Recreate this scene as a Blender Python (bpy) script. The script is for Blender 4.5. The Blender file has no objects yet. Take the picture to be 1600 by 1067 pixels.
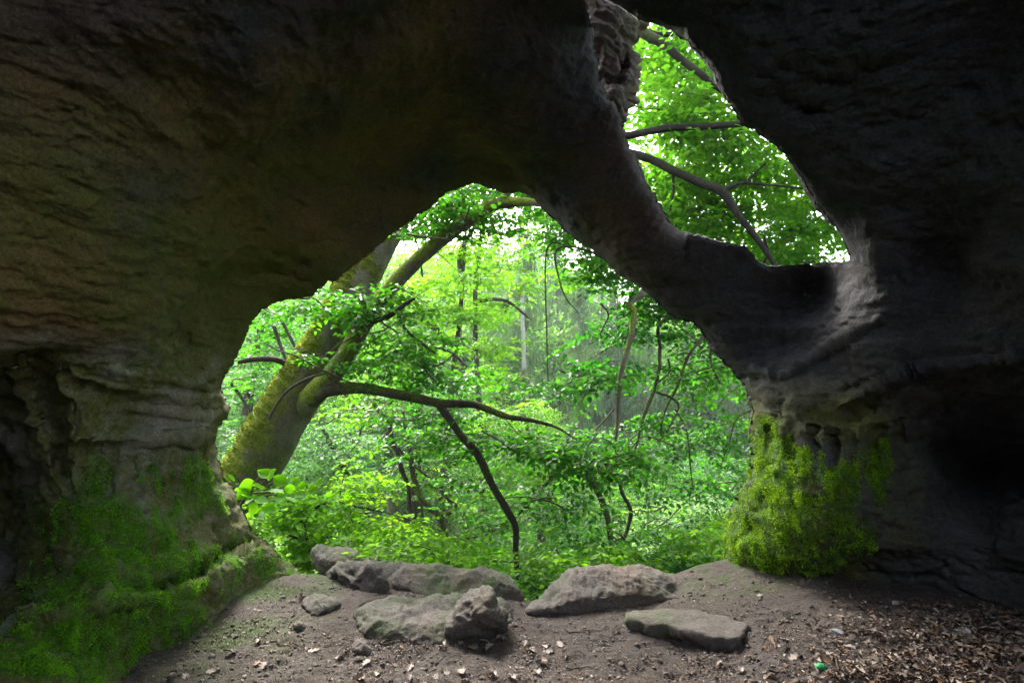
import bpy, math
import numpy as np

# ------------------------------------------------------------------ camera, sky, sun, exposure
scene = bpy.context.scene
COL = scene.collection
F = 20.0 / 36.0 * 1600.0           # focal length in photo pixels
CAMZ, HOR = 1.5, 600.0             # eye height (m), horizon row in the photo

def P(px, py, d):
    """a point d metres ahead of the eye"""
    return np.array([(px - 800.0) / F * d, d, CAMZ + (HOR - py) / F * d])

cam_data = bpy.data.cameras.new("camera")
cam_data.lens, cam_data.sensor_width = 20.0, 36.0
cam_data.shift_y = (HOR - 533.5) / 1600.0
cam_data.clip_start, cam_data.clip_end = 0.05, 2000.0
cam = bpy.data.objects.new("camera", cam_data)
COL.objects.link(cam)
cam.location = (0, 0, CAMZ)
cam.rotation_euler = (math.radians(90), 0, 0)
scene.camera = cam

SUN_EL, SUN_AZ = math.radians(42), math.radians(-25)      # azimuth from +Y towards +X
world = bpy.data.worlds.new("World")
scene.world = world
world.use_nodes = True
wn = world.node_tree
for n in list(wn.nodes):
    wn.nodes.remove(n)
sky = wn.nodes.new("ShaderNodeTexSky")
sky.sky_type = 'NISHITA'
sky.sun_disc = False
sky.sun_elevation, sky.sun_rotation = SUN_EL, SUN_AZ
sky.dust_density, sky.air_density, sky.ozone_density = 5.0, 1.0, 1.0
hsv = wn.nodes.new("ShaderNodeHueSaturation")
hsv.inputs["Saturation"].default_value = 0.45            # cloud-veiled, nearly white sky
bg = wn.nodes.new("ShaderNodeBackground")
bg.inputs["Strength"].default_value = 0.15
wo = wn.nodes.new("ShaderNodeOutputWorld")
wn.links.new(sky.outputs[0], hsv.inputs["Color"])
wn.links.new(hsv.outputs[0], bg.inputs["Color"])
wn.links.new(bg.outputs[0], wo.inputs["Surface"])

sl = bpy.data.lights.new("sun", 'SUN')
sl.energy, sl.angle, sl.color = 1.5, math.radians(20), (1.0, 0.96, 0.88)
sun = bpy.data.objects.new("sun", sl)
COL.objects.link(sun)
sun.rotation_euler = (math.pi / 2 - SUN_EL, 0, math.pi - SUN_AZ)

scene.view_settings.view_transform = 'Standard'
scene.view_settings.look = 'None'
scene.view_settings.exposure = 3.2
scene.view_settings.gamma = 1.0
scene.render.engine = 'CYCLES'
scene.cycles.max_bounces = 10
scene.cycles.diffuse_bounces = 6
scene.cycles.transmission_bounces = 6
scene.cycles.glossy_bounces = 2
scene.cycles.transparent_max_bounces = 4
scene.cycles.sample_clamp_indirect = 6.0
scene.cycles.use_denoising = True

# ------------------------------------------------------------------ helpers
rng = np.random.default_rng(7)
_perm = np.random.default_rng(3).permutation(256)
_perm = np.concatenate([_perm, _perm, _perm])
_g = np.random.default_rng(4).normal(size=(256, 3))
_g /= np.linalg.norm(_g, axis=1)[:, None]

def perlin(p):
    p = np.asarray(p, float)
    i = np.floor(p).astype(int)
    f = p - i
    u = f * f * f * (f * (f * 6 - 15) + 10)
    i &= 255
    out = 0
    for dx in (0, 1):
        wx = u[:, 0] if dx else 1 - u[:, 0]
        for dy in (0, 1):
            wy = u[:, 1] if dy else 1 - u[:, 1]
            for dz in (0, 1):
                wz = u[:, 2] if dz else 1 - u[:, 2]
                h = _perm[_perm[_perm[(i[:, 0] + dx) & 255] + ((i[:, 1] + dy) & 255)] + ((i[:, 2] + dz) & 255)]
                g = _g[h]
                out = out + wx * wy * wz * (g[:, 0] * (f[:, 0] - dx) + g[:, 1] * (f[:, 1] - dy) + g[:, 2] * (f[:, 2] - dz))
    return out * 1.6

def fbm(p, octaves=4, gain=0.5, ridged=False):
    p = np.asarray(p, float)
    a, s, out = 1.0, 1.0, 0
    for k in range(octaves):
        n = perlin(p * s + 17.3 * k)
        if ridged:
            n = 0.5 - np.abs(n)
        out = out + a * n
        a *= gain
        s *= 2.03
    return out

def sstep(a, b, x):
    t = np.clip((np.asarray(x, float) - a) / (b - a), 0, 1)
    return t * t * (3 - 2 * t)

def catmull(pts, closed=False, step=None, n=8):
    pts = np.asarray(pts, float)
    if closed:
        q = np.vstack([pts[-1:], pts, pts[:2]])
    else:
        q = np.vstack([2 * pts[0] - pts[1], pts, 2 * pts[-1] - pts[-2]])
    out = []
    for k in range(1, len(q) - 2):
        m = n if step is None else max(1, int(np.linalg.norm(q[k + 1] - q[k]) / step))
        t = np.linspace(0, 1, m, endpoint=False)[:, None]
        a, b, c, d = q[k - 1], q[k], q[k + 1], q[k + 2]
        out.append(0.5 * (2 * b + (c - a) * t + (2 * a - 5 * b + 4 * c - d) * t ** 2 + (3 * b - a - 3 * c + d) * t ** 3))
    if not closed:
        out.append(pts[-1:])
    return np.vstack(out)

def make_mesh(name, verts, faces, mat, parent=None, mats2=None, attrs=None, smooth=True, mat_idx=None):
    """faces: int array (n,4) of quads or (n,3) of triangles"""
    me = bpy.data.meshes.new(name)
    verts = np.asarray(verts, np.float32)
    faces = np.asarray(faces, np.int32)
    k = faces.shape[1]
    me.vertices.add(len(verts))
    me.vertices.foreach_set("co", verts.ravel())
    me.loops.add(faces.size)
    me.loops.foreach_set("vertex_index", faces.ravel())
    me.polygons.add(len(faces))
    me.polygons.foreach_set("loop_start", np.arange(0, faces.size, k, dtype=np.int32))
    try:
        me.polygons.foreach_set("loop_total", np.full(len(faces), k, np.int32))
    except Exception:
        pass
    me.materials.append(mat)
    for m in (mats2 or []):
        me.materials.append(m)
    if mat_idx is not None:
        me.polygons.foreach_set("material_index", np.asarray(mat_idx, np.int32))
    me.update(calc_edges=True)
    me.validate()
    if smooth:
        me.polygons.foreach_set("use_smooth", np.ones(len(me.polygons), bool))
    for an, av in (attrs or {}).items():
        a = me.attributes.new(an, 'FLOAT', 'POINT')
        a.data.foreach_set("value", np.asarray(av, np.float32))
    ob = bpy.data.objects.new(name, me)
    COL.objects.link(ob)
    if parent is not None:
        ob.parent = parent
    return ob

def empty(name, loc, label, cat, group=None):
    o = bpy.data.objects.new(name, None)
    o.empty_display_size = 0.2
    COL.objects.link(o)
    o.location = loc
    return tag(o, label, cat, group)

def tag(o, label=None, cat=None, group=None, kind=None):
    if label: o["label"] = label
    if cat: o["category"] = cat
    if group: o["group"] = group
    if kind: o["kind"] = kind
    return o

def child(name, verts, faces, mat, root, **kw):
    """a part, its vertices given in world space"""
    loc = np.array(root.matrix_basis.translation)
    return make_mesh(name, np.asarray(verts) - loc, faces, mat, parent=root, **kw)

def in_poly(x, y, poly):
    c = np.zeros(x.shape, bool)
    n = len(poly)
    for i in range(n):
        x1, y1 = poly[i]
        x2, y2 = poly[(i + 1) % n]
        if y1 == y2:
            continue
        cond = ((y1 > y) != (y2 > y))
        c ^= cond & (x < (x2 - x1) * (y - y1) / (y2 - y1) + x1)
    return c

def near_poly(x, y, poly, lim=None):
    """distance to a closed polyline and the nearest point on it"""
    if lim is not None:
        lo, hi = poly.min(0) - lim, poly.max(0) + lim
        m = (x > lo[0]) & (x < hi[0]) & (y > lo[1]) & (y < hi[1])
        best, bx, by = np.full(x.shape, 1e4), np.zeros(x.shape), np.zeros(x.shape)
        best[m], bx[m], by[m] = near_poly(x[m], y[m], poly)
        return best, bx, by
    best = np.full(x.shape, 1e9)
    bx, by = np.zeros(x.shape), np.zeros(x.shape)
    n = len(poly)
    for i in range(n):
        x1, y1 = poly[i]
        x2, y2 = poly[(i + 1) % n]
        dx, dy = x2 - x1, y2 - y1
        L = dx * dx + dy * dy + 1e-12
        t = np.clip(((x - x1) * dx + (y - y1) * dy) / L, 0, 1)
        qx, qy = x1 + t * dx, y1 + t * dy
        d = np.hypot(x - qx, y - qy)
        m = d < best
        best = np.where(m, d, best)
        bx = np.where(m, qx, bx)
        by = np.where(m, qy, by)
    return best, bx, by

def loops_of(quads):
    """boundary loops of a quad mesh, as ordered vertex index arrays"""
    e = np.vstack([quads[:, [0, 1]], quads[:, [1, 2]], quads[:, [2, 3]], quads[:, [3, 0]]])
    key = e.min(1).astype(np.int64) * 10 ** 7 + e.max(1)
    u, inv, cnt = np.unique(key, return_inverse=True, return_counts=True)
    b = e[cnt[inv] == 1]
    nxt = {}
    for a, c in b:
        nxt.setdefault(int(a), []).append(int(c))
    out = []
    while nxt:
        s = next(iter(nxt))
        loop, cur = [s], s
        while True:
            nl = nxt.get(cur)
            if not nl:
                break
            n = nl.pop()
            if not nl:
                del nxt[cur]
            if n == s:
                break
            loop.append(n)
            cur = n
        out.append(np.array(loop))
    return out

def compact(verts_list, quads):
    used = np.unique(quads)
    remap = np.full(int(used.max()) + 1, -1)
    remap[used] = np.arange(len(used))
    return used, remap[quads]

def normals_of(v, quads):
    a = v[quads[:, 2]] - v[quads[:, 0]]
    b = v[quads[:, 3]] - v[quads[:, 1]]
    n = np.cross(a, b)
    out = np.zeros_like(v)
    for k in range(4):
        np.add.at(out, quads[:, k], n)
    L = np.linalg.norm(out, axis=1)
    return out / np.maximum(L, 1e-12)[:, None]

# ------------------------------------------------------------------ materials
def mat_new(name):
    m = bpy.data.materials.new(name)
    m.use_nodes = True
    nt = m.node_tree
    for n in list(nt.nodes):
        nt.nodes.remove(n)
    out = nt.nodes.new("ShaderNodeOutputMaterial")
    return m, nt, out

def N(nt, typ, **kw):
    n = nt.nodes.new(typ)
    for k, v in kw.items():
        if k in n.inputs.keys():
            n.inputs[k].default_value = v
        else:
            setattr(n, k, v)
    return n

def mixc(nt, fac, a, b, blend='MIX'):
    m = nt.nodes.new("ShaderNodeMix")
    m.data_type = 'RGBA'
    m.blend_type = blend
    for i, v in ((0, fac), (6, a), (7, b)):
        if hasattr(v, "links") or isinstance(v, bpy.types.NodeSocket):
            nt.links.new(v, m.inputs[i])
        elif i == 0:
            m.inputs[0].default_value = v
        else:
            m.inputs[i].default_value = (*v, 1)
    return m.outputs[2]

def noise_fac(nt, scale, detail=5, rough=0.6, lo=0.35, hi=0.65, stretch=None, dist=0.0):
    tc = nt.nodes.new("ShaderNodeTexCoord")
    mp = nt.nodes.new("ShaderNodeMapping")
    if stretch:
        mp.inputs["Scale"].default_value = stretch
    nz = N(nt, "ShaderNodeTexNoise", Scale=scale, Detail=detail, Roughness=rough, Distortion=dist)
    nt.links.new(tc.outputs["Object"], mp.inputs[0])
    nt.links.new(mp.outputs[0], nz.inputs["Vector"])
    mr = N(nt, "ShaderNodeMapRange")
    mr.inputs[1].default_value, mr.inputs[2].default_value = lo, hi
    nt.links.new(nz.outputs[0], mr.inputs[0])
    return mr.outputs[0], nz.outputs[0]

def attr(nt, name):
    a = nt.nodes.new("ShaderNodeAttribute")
    a.attribute_name = name
    return a.outputs["Fac"]

def bump(nt, heights, strength=0.6):
    """heights: list of (socket, distance)"""
    prev = None
    for s, d in heights:
        b = N(nt, "ShaderNodeBump", Strength=strength, Distance=d)
        nt.links.new(s, b.inputs["Height"])
        if prev is not None:
            nt.links.new(prev, b.inputs["Normal"])
        prev = b.outputs[0]
    return prev

def rock_material(name, cols, green=(0.05, 0.085, 0.022), rough=0.9, bumpk=1.0, pale=None):
    """sandstone: patchy base, attribute 'algae' (green film) and 'rust' (ochre)"""
    m, nt, out = mat_new(name)
    f1, n1 = noise_fac(nt, 2.2, 6, 0.62, 0.38, 0.66)
    f2, n2 = noise_fac(nt, 14, 6, 0.7, 0.35, 0.68)
    f3, n3 = noise_fac(nt, 70, 4, 0.7, 0.3, 0.7)
    f4, n4 = noise_fac(nt, 210, 2, 0.7, 0.62, 0.72)
    c = mixc(nt, f1, cols[0], cols[1])
    c = mixc(nt, f2, c, cols[2])
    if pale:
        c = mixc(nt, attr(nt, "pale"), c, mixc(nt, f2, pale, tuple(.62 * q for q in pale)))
    c = mixc(nt, attr(nt, "rust"), c, cols[3])
    k = N(nt, "ShaderNodeMath", operation='MULTIPLY')
    nt.links.new(attr(nt, "algae"), k.inputs[0])
    mm = N(nt, "ShaderNodeMapRange")
    mm.inputs[3].default_value, mm.inputs[4].default_value = 0.55, 1.25
    nt.links.new(f2, mm.inputs[0])
    nt.links.new(mm.outputs[0], k.inputs[1])
    k.use_clamp = True
    c = mixc(nt, k.outputs[0], c, green)
    if pale:
        c = mixc(nt, attr(nt, "mossy"), c, mixc(nt, f3, (0.035, 0.085, 0.008), (0.085, 0.18, 0.012)))
    dk = mixc(nt, f3, (0.5, 0.5, 0.5), (1.3, 1.3, 1.3))
    c = mixc(nt, 1.0, c, dk, 'MULTIPLY')
    f4s = N(nt, 'ShaderNodeMath', operation='MULTIPLY')
    nt.links.new(f4, f4s.inputs[0]); f4s.inputs[1].default_value = 0.35
    c = mixc(nt, f4s.outputs[0], c, (0.24, 0.22, 0.19))
    bs = N(nt, "ShaderNodeBsdfPrincipled", Roughness=rough)
    bs.inputs["Specular IOR Level"].default_value = 0.25
    nt.links.new(c, bs.inputs["Base Color"])
    nt.links.new(bump(nt, [(n2, 0.03 * bumpk), (n3, 0.011 * bumpk), (n4, 0.003 * bumpk)], 0.6), bs.inputs["Normal"])
    nt.links.new(bs.outputs[0], out.inputs[0])
    return m

def leaf_material(name, ca, cb, trans=0.5, tgain=1.9, spec=0.35):
    m, nt, out = mat_new(name)
    c = mixc(nt, attr(nt, "tint"), ca, cb)
    bs = N(nt, "ShaderNodeBsdfPrincipled", Roughness=0.5)
    bs.inputs["Specular IOR Level"].default_value = spec
    nt.links.new(c, bs.inputs["Base Color"])
    tr = N(nt, "ShaderNodeBsdfTranslucent")
    ct = mixc(nt, 1.0, c, (tgain * 1.15, tgain, tgain * 0.5), 'MULTIPLY')
    nt.links.new(ct, tr.inputs[0])
    mx = N(nt, "ShaderNodeMixShader")
    mx.inputs[0].default_value = trans
    nt.links.new(bs.outputs[0], mx.inputs[1])
    nt.links.new(tr.outputs[0], mx.inputs[2])
    nt.links.new(mx.outputs[0], out.inputs[0])
    return m

def bark_material(name, ca, cb, moss_a=(0.085, 0.12, 0.010), moss_b=(0.19, 0.24, 0.018)):
    m, nt, out = mat_new(name)
    f1, n1 = noise_fac(nt, 6, 6, 0.65, 0.35, 0.65, (1, 1, 0.4))
    f2, n2 = noise_fac(nt, 55, 5, 0.7, 0.35, 0.65)
    c = mixc(nt, f1, ca, cb)
    mc = mixc(nt, f2, moss_a, moss_b)
    c2 = mixc(nt, attr(nt, "moss"), c, mc)
    dk = mixc(nt, f2, (0.7, 0.7, 0.7), (1.2, 1.2, 1.2))
    c2 = mixc(nt, 1.0, c2, dk, 'MULTIPLY')
    bs = N(nt, "ShaderNodeBsdfPrincipled", Roughness=0.9)
    bs.inputs["Specular IOR Level"].default_value = 0.2
    nt.links.new(c2, bs.inputs["Base Color"])
    nt.links.new(bump(nt, [(n1, 0.03), (n2, 0.02)], 0.8), bs.inputs["Normal"])
    nt.links.new(bs.outputs[0], out.inputs[0])
    return m

def plain_material(name, ca, cb, scale=8, rough=0.85, bumpd=0.01, lo=0.35, hi=0.65):
    m, nt, out = mat_new(name)
    f1, n1 = noise_fac(nt, scale, 5, 0.65, lo, hi)
    c = mixc(nt, f1, ca, cb)
    bs = N(nt, "ShaderNodeBsdfPrincipled", Roughness=rough)
    bs.inputs["Specular IOR Level"].default_value = 0.25
    nt.links.new(c, bs.inputs["Base Color"])
    if bumpd:
        nt.links.new(bump(nt, [(n1, bumpd)], 0.7), bs.inputs["Normal"])
    nt.links.new(bs.outputs[0], out.inputs[0])
    return m

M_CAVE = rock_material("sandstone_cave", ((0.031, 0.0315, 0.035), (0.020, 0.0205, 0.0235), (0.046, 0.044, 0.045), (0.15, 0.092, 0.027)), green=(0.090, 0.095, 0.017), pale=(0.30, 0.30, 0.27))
M_BOULDER = rock_material("sandstone_boulder", ((0.095, 0.085, 0.078), (0.06, 0.054, 0.05), (0.13, 0.115, 0.104), (0.14, 0.095, 0.065)), bumpk=0.7)
M_LEDGE = rock_material("sandstone_pale", ((0.062, 0.05, 0.040), (0.034, 0.028, 0.024), (0.10, 0.082, 0.064), (0.10, 0.065, 0.036)))

def ground_material():
    m, nt, out = mat_new("forest_soil")
    f1, n1 = noise_fac(nt, 1.6, 6, 0.6, 0.38, 0.62)
    f2, n2 = noise_fac(nt, 22, 7, 0.75, 0.35, 0.65)
    f3, n3 = noise_fac(nt, 120, 4, 0.75, 0.56, 0.68)
    f4, n4 = noise_fac(nt, 75, 3, 0.8, 0.62, 0.68, (1, 1.6, 1))
    c = mixc(nt, f1, (0.076, 0.062, 0.054), (0.112, 0.100, 0.093))
    c = mixc(nt, f2, c, (0.055, 0.044, 0.038))
    c = mixc(nt, f3, c, (0.28, 0.235, 0.20))
    c = mixc(nt, f4, c, (0.26, 0.15, 0.08))
    c = mixc(nt, attr(nt, "algae"), c, (0.06, 0.10, 0.025))
    c = mixc(nt, attr(nt, "green"), c, (0.035, 0.07, 0.015))
    bs = N(nt, "ShaderNodeBsdfPrincipled", Roughness=0.95)
    bs.inputs["Specular IOR Level"].default_value = 0.2
    nt.links.new(c, bs.inputs["Base Color"])
    nt.links.new(bump(nt, [(n2, 0.03), (n3, 0.012)], 0.8), bs.inputs["Normal"])
    nt.links.new(bs.outputs[0], out.inputs[0])
    return m
M_SOIL = ground_material()

M_LEAF_BEECH = leaf_material("beech_leaf", (0.0129, 0.0854, 0.0060), (0.0412, 0.1761, 0.0080), spec=.2)
M_LEAF_RIGHT = leaf_material("beech_leaf_deep", (0.0110, 0.0832, 0.0070), (0.0385, 0.1601, 0.0100), spec=.2)  # slightly deeper green than the first beech leaf
M_LEAF_TOP = leaf_material("beech_leaf_canopy", (0.026, 0.115, 0.008), (0.062, 0.185, 0.012), trans=0.68, tgain=2.0, spec=.12)
M_LEAF_YOUNG = leaf_material("young_leaf", (0.0367, 0.1408, 0.0064), (0.0807, 0.2219, 0.0080), spec=.2)
M_LEAF_PALE = leaf_material("pale_leaf", (0.07, 0.18, 0.06), (0.17, 0.31, 0.13), spec=.3)
M_LEAF_LIME = leaf_material("sapling_leaf", (0.05, 0.19, 0.004), (0.11, 0.27, 0.007), trans=.55, spec=.04)
M_LEAF_YELLOW = leaf_material("maple_leaf", (0.0458, 0.1601, 0.0080), (0.1146, 0.2774, 0.0160), spec=.15)
M_LEAF_BLUE = leaf_material("shrub_leaf", (0.0231, 0.1045, 0.0250), (0.0683, 0.1980, 0.0480), spec=0.35)
M_LEAF_FAR = leaf_material("far_leaf", (0.0202, 0.0907, 0.0120), (0.0780, 0.2028, 0.0320), spec=.15)
M_NEEDLE = leaf_material("spruce_needle", (0.035, 0.10, 0.030), (0.11, 0.20, 0.075), trans=0.3, tgain=1.2)
M_TWIG = plain_material("twig_bark", (0.055, 0.045, 0.028), (0.085, 0.07, 0.04), 20)
M_BARK = bark_material("mossy_bark", (0.075, 0.068, 0.042), (0.15, 0.14, 0.095))
M_BARK_DARK = bark_material("dark_bark", (0.032, 0.026, 0.020), (0.07, 0.058, 0.044), (0.05, 0.075, 0.01), (0.11, 0.15, 0.02))
M_BARK_BOUGH = bark_material("bough_bark", (0.012, 0.010, 0.008), (0.030, 0.025, 0.019), (0.02, 0.03, 0.006), (0.045, 0.06, 0.010))
M_BARK_PALE = bark_material("pale_bark", (0.30, 0.28, 0.24), (0.42, 0.40, 0.36))
# ------------------------------------------------------------------ the cave: rock shell with two openings
ARCH = [(470,900),(440,870),(415,845),(395,830),(378,800),(366,770),(352,740),(345,705),(343,675),(353,655),(359,637),
        (350,622),(346,600),(352,585),(362,568),(378,535),(390,510),(405,488),(425,477),(450,470),(480,462),(500,445),
        (535,425),(570,400),(610,375),(650,345),(680,320),(697,303),(715,297),(740,294),(770,297),(800,303),(825,307),
        (845,318),(870,340),(900,368),(930,388),(955,415),(990,445),(1020,470),(1050,490),(1080,500),(1105,530),
        (1125,560),(1150,585),(1163,605),(1168,630),(1172,660),(1176,690),(1178,705),(1170,735),(1155,765),(1140,795),
        (1133,820),(1134,850),(1128,880),(1115,905),(1100,918),(1090,1010),(800,1045),(500,1010)]
SKYL = [(918,-12),(960,5),(1003,31),(1040,45),(1085,75),(1110,108),(1125,140),(1140,165),(1165,195),(1190,215),(1215,235),
        (1237,254),(1255,277),(1270,305),(1290,335),(1310,360),(1325,390),(1331,404),(1322,411),(1290,412),(1260,415),(1225,418),
        (1190,415),(1178,400),(1165,385),(1145,378),(1120,375),(1095,368),(1065,360),(1048,348),(1035,330),(1020,305),
        (1008,283),(998,255),(985,230),(976,195),(962,165),(946,140),(934,112),(931,85),(924,45)]
CTRL = [(-250,-250,1.5),(-250,300,1.7),(-250,700,2.0),(-250,1150,1.9),(0,0,2.0),(0,200,2.2),(0,400,2.4),(0,560,2.7),
 (0,630,3.4),(-10,750,4.2),(-5,900,3.9),(62,700,3.25),(72,770,3.15),(76,850,3.1),(0,960,2.9),(0,1010,2.5),(70,950,2.8),(0,1080,2.3),(100,1080,2.5),(200,1085,2.75),
 (170,1060,2.85),(100,1000,2.65),(230,1020,3.15),(200,960,3.0),(330,960,3.65),(460,895,4.5),(400,1100,3.7),(300,1150,3.0),
 (100,800,3.1),(100,900,3.0),(200,800,3.35),(200,900,3.2),(300,800,3.9),(300,880,3.65),(380,820,4.35),(370,760,4.5),
 (100,700,3.15),(200,700,3.45),(300,700,3.95),(350,700,4.45),(350,640,4.4),(300,640,3.95),(200,640,3.5),(110,640,3.15),
 (120,540,2.95),(220,540,3.15),(320,540,3.7),(375,540,4.3),(410,480,4.3),(200,400,2.85),(330,430,3.5),(430,440,4.2),
 (500,430,4.3),(600,360,4.35),(700,290,4.5),(760,285,4.6),(100,250,2.35),(300,250,2.9),(500,250,3.6),(650,230,4.0),
 (200,80,2.2),(400,80,2.5),(600,80,2.9),(800,80,3.2),(740,235,4.25),(600,0,2.6),(800,-50,2.9),(400,-250,1.9),(900,-250,2.2),
 (860,200,3.7),(930,200,3.75),(900,60,3.5),(850,310,4.4),(930,380,4.3),(960,300,3.8),(1040,400,3.85),(1050,470,4.2),
 (1130,560,4.15),(1150,450,3.9),(1250,470,4.15),(1260,420,4.1),(1200,535,4.1),(1100,370,3.9),(1312,440,3.95),(1272,487,4.12),
 (1348,440,3.25),(1348,400,3.1),(1290,300,3.0),(1215,230,2.95),(1125,140,2.95),(1040,40,3.0),(1000,20,3.1),(1100,-50,2.7),
 (1300,0,2.5),(1300,150,2.7),(1450,100,2.4),(1590,0,2.2),(1450,300,2.8),(1590,250,2.4),(1450,420,3.1),(1590,420,2.6),
 (1850,-250,1.5),(1850,300,1.9),(1850,700,2.3),(1850,1150,2.2),(1255,530,3.95),(1292,512,3.72),(1352,488,3.3),(1215,575,3.85),
 (1165,600,4.1),(1170,680,4.15),(1165,740,4.25),(1140,830,4.35),(1120,900,4.4),(1200,640,3.85),(1300,640,3.6),(1400,600,3.3),
 (1500,560,3.0),(1590,540,2.8),(1200,740,3.8),(1250,760,3.55),(1300,740,3.4),(1400,740,3.5),(1450,820,3.4),(1440,640,3.4),(1520,710,4.3),
 (1590,710,4.1),(1590,625,3.0),(1590,800,3.2),(1200,830,3.85),(1300,830,3.4),(1200,895,4.05),(1300,905,3.85),(1330,865,3.75),
 (1450,935,3.6),(1590,950,3.3),(1200,1000,4.1),(1400,1050,3.6),(1590,1080,3.2)]

def blur(a, s):
    r = int(3 * s)
    k = np.exp(-0.5 * (np.arange(-r, r + 1) / s) ** 2)
    k /= k.sum()
    for ax in (0, 1):
        pad = [(0, 0), (0, 0)]
        pad[ax] = (r, r)
        b = np.pad(a, pad, mode='edge')
        a = np.apply_along_axis(lambda v: np.convolve(v, k, 'valid'), ax, b)
    return a

class Depth:
    """smooth depth field through the control points (evaluated coarse, then blurred and sampled)"""
    def __init__(s, ctrl, x0, x1, y0, y1, step=10, sig=1.8):
        c = np.array(ctrl, float)
        X = c[:, :2] / 400.0
        r = np.linalg.norm(X[:, None] - X[None], axis=2)
        n = len(c)
        A = np.zeros((n + 3, n + 3))
        A[:n, :n] = r + 0.0 * np.eye(n)
        A[:n, n] = 1
        A[:n, n + 1:] = X
        A[n, :n] = 1
        A[n + 1:, :n] = X.T
        w = np.linalg.solve(A, np.concatenate([c[:, 2], [0, 0, 0]]))
        s.x0, s.y0, s.step = x0, y0, step
        gx, gy = np.meshgrid(np.arange(x0, x1 + step, step), np.arange(y0, y1 + step, step))
        q = np.stack([gx.ravel(), gy.ravel()], 1) / 400.0
        rr = np.linalg.norm(q[:, None] - X[None], axis=2)
        D = rr @ w[:n] + w[n] + q @ w[n + 1:]
        s.D = blur(D.reshape(gx.shape), sig)
    def __call__(s, px, py):
        u = np.clip((px - s.x0) / s.step, 0, s.D.shape[1] - 1.001)
        v = np.clip((py - s.y0) / s.step, 0, s.D.shape[0] - 1.001)
        i, j = u.astype(int), v.astype(int)
        fu, fv = u - i, v - j
        D = s.D
        return (D[j, i] * (1 - fu) * (1 - fv) + D[j, i + 1] * fu * (1 - fv) + D[j + 1, i] * (1 - fu) * fv + D[j + 1, i + 1] * fu * fv)

CX0, CX1, CY0, CY1 = -260.0, 1860.0, -260.0, 1180.0
depth_field = Depth(CTRL, CX0 - 20, CX1 + 20, CY0 - 20, CY1 + 20)

def rough_outline(pts, amp, seed):
    c = catmull(pts, closed=True, step=5)
    q = np.column_stack([c * 0.02, np.full(len(c), seed)])
    q2 = np.column_stack([c * 0.09, np.full(len(c), seed + 5.0)])
    d = np.roll(c, -1, 0) - np.roll(c, 1, 0)
    d /= np.maximum(np.linalg.norm(d, axis=1), 1e-9)[:, None]
    nrm = np.column_stack([-d[:, 1], d[:, 0]])
    return c + nrm * (amp * perlin(q) + 0.45 * amp * perlin(q2) + 0.42 * amp * perlin(np.column_stack([c * 0.21, np.full(len(c), seed + 9.0)])))[:, None]

arch_o = rough_outline(ARCH, 5.0, 1.5)
skyl_o = rough_outline(SKYL, 4.5, 9.5)

def dist_curve(px, py, pts):
    """distance to an open polyline, signed by above(-)/below(+), plus along-parameter 0..1"""
    best = np.full(px.shape, 1e9); sg = np.zeros(px.shape); al = np.zeros(px.shape)
    n = len(pts) - 1
    for i in range(n):
        x1, y1 = pts[i]; x2, y2 = pts[i + 1]
        dx, dy = x2 - x1, y2 - y1
        t = np.clip(((px - x1) * dx + (py - y1) * dy) / (dx * dx + dy * dy), 0, 1)
        qx, qy = x1 + t * dx, y1 + t * dy
        d = np.hypot(px - qx, py - qy)
        m = d < best
        best = np.where(m, d, best)
        sg = np.where(m, np.sign(dx * (py - y1) - dy * (px - x1)), sg)
        al = np.where(m, (i + t) / n, al)
    return best, sg, al

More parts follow.
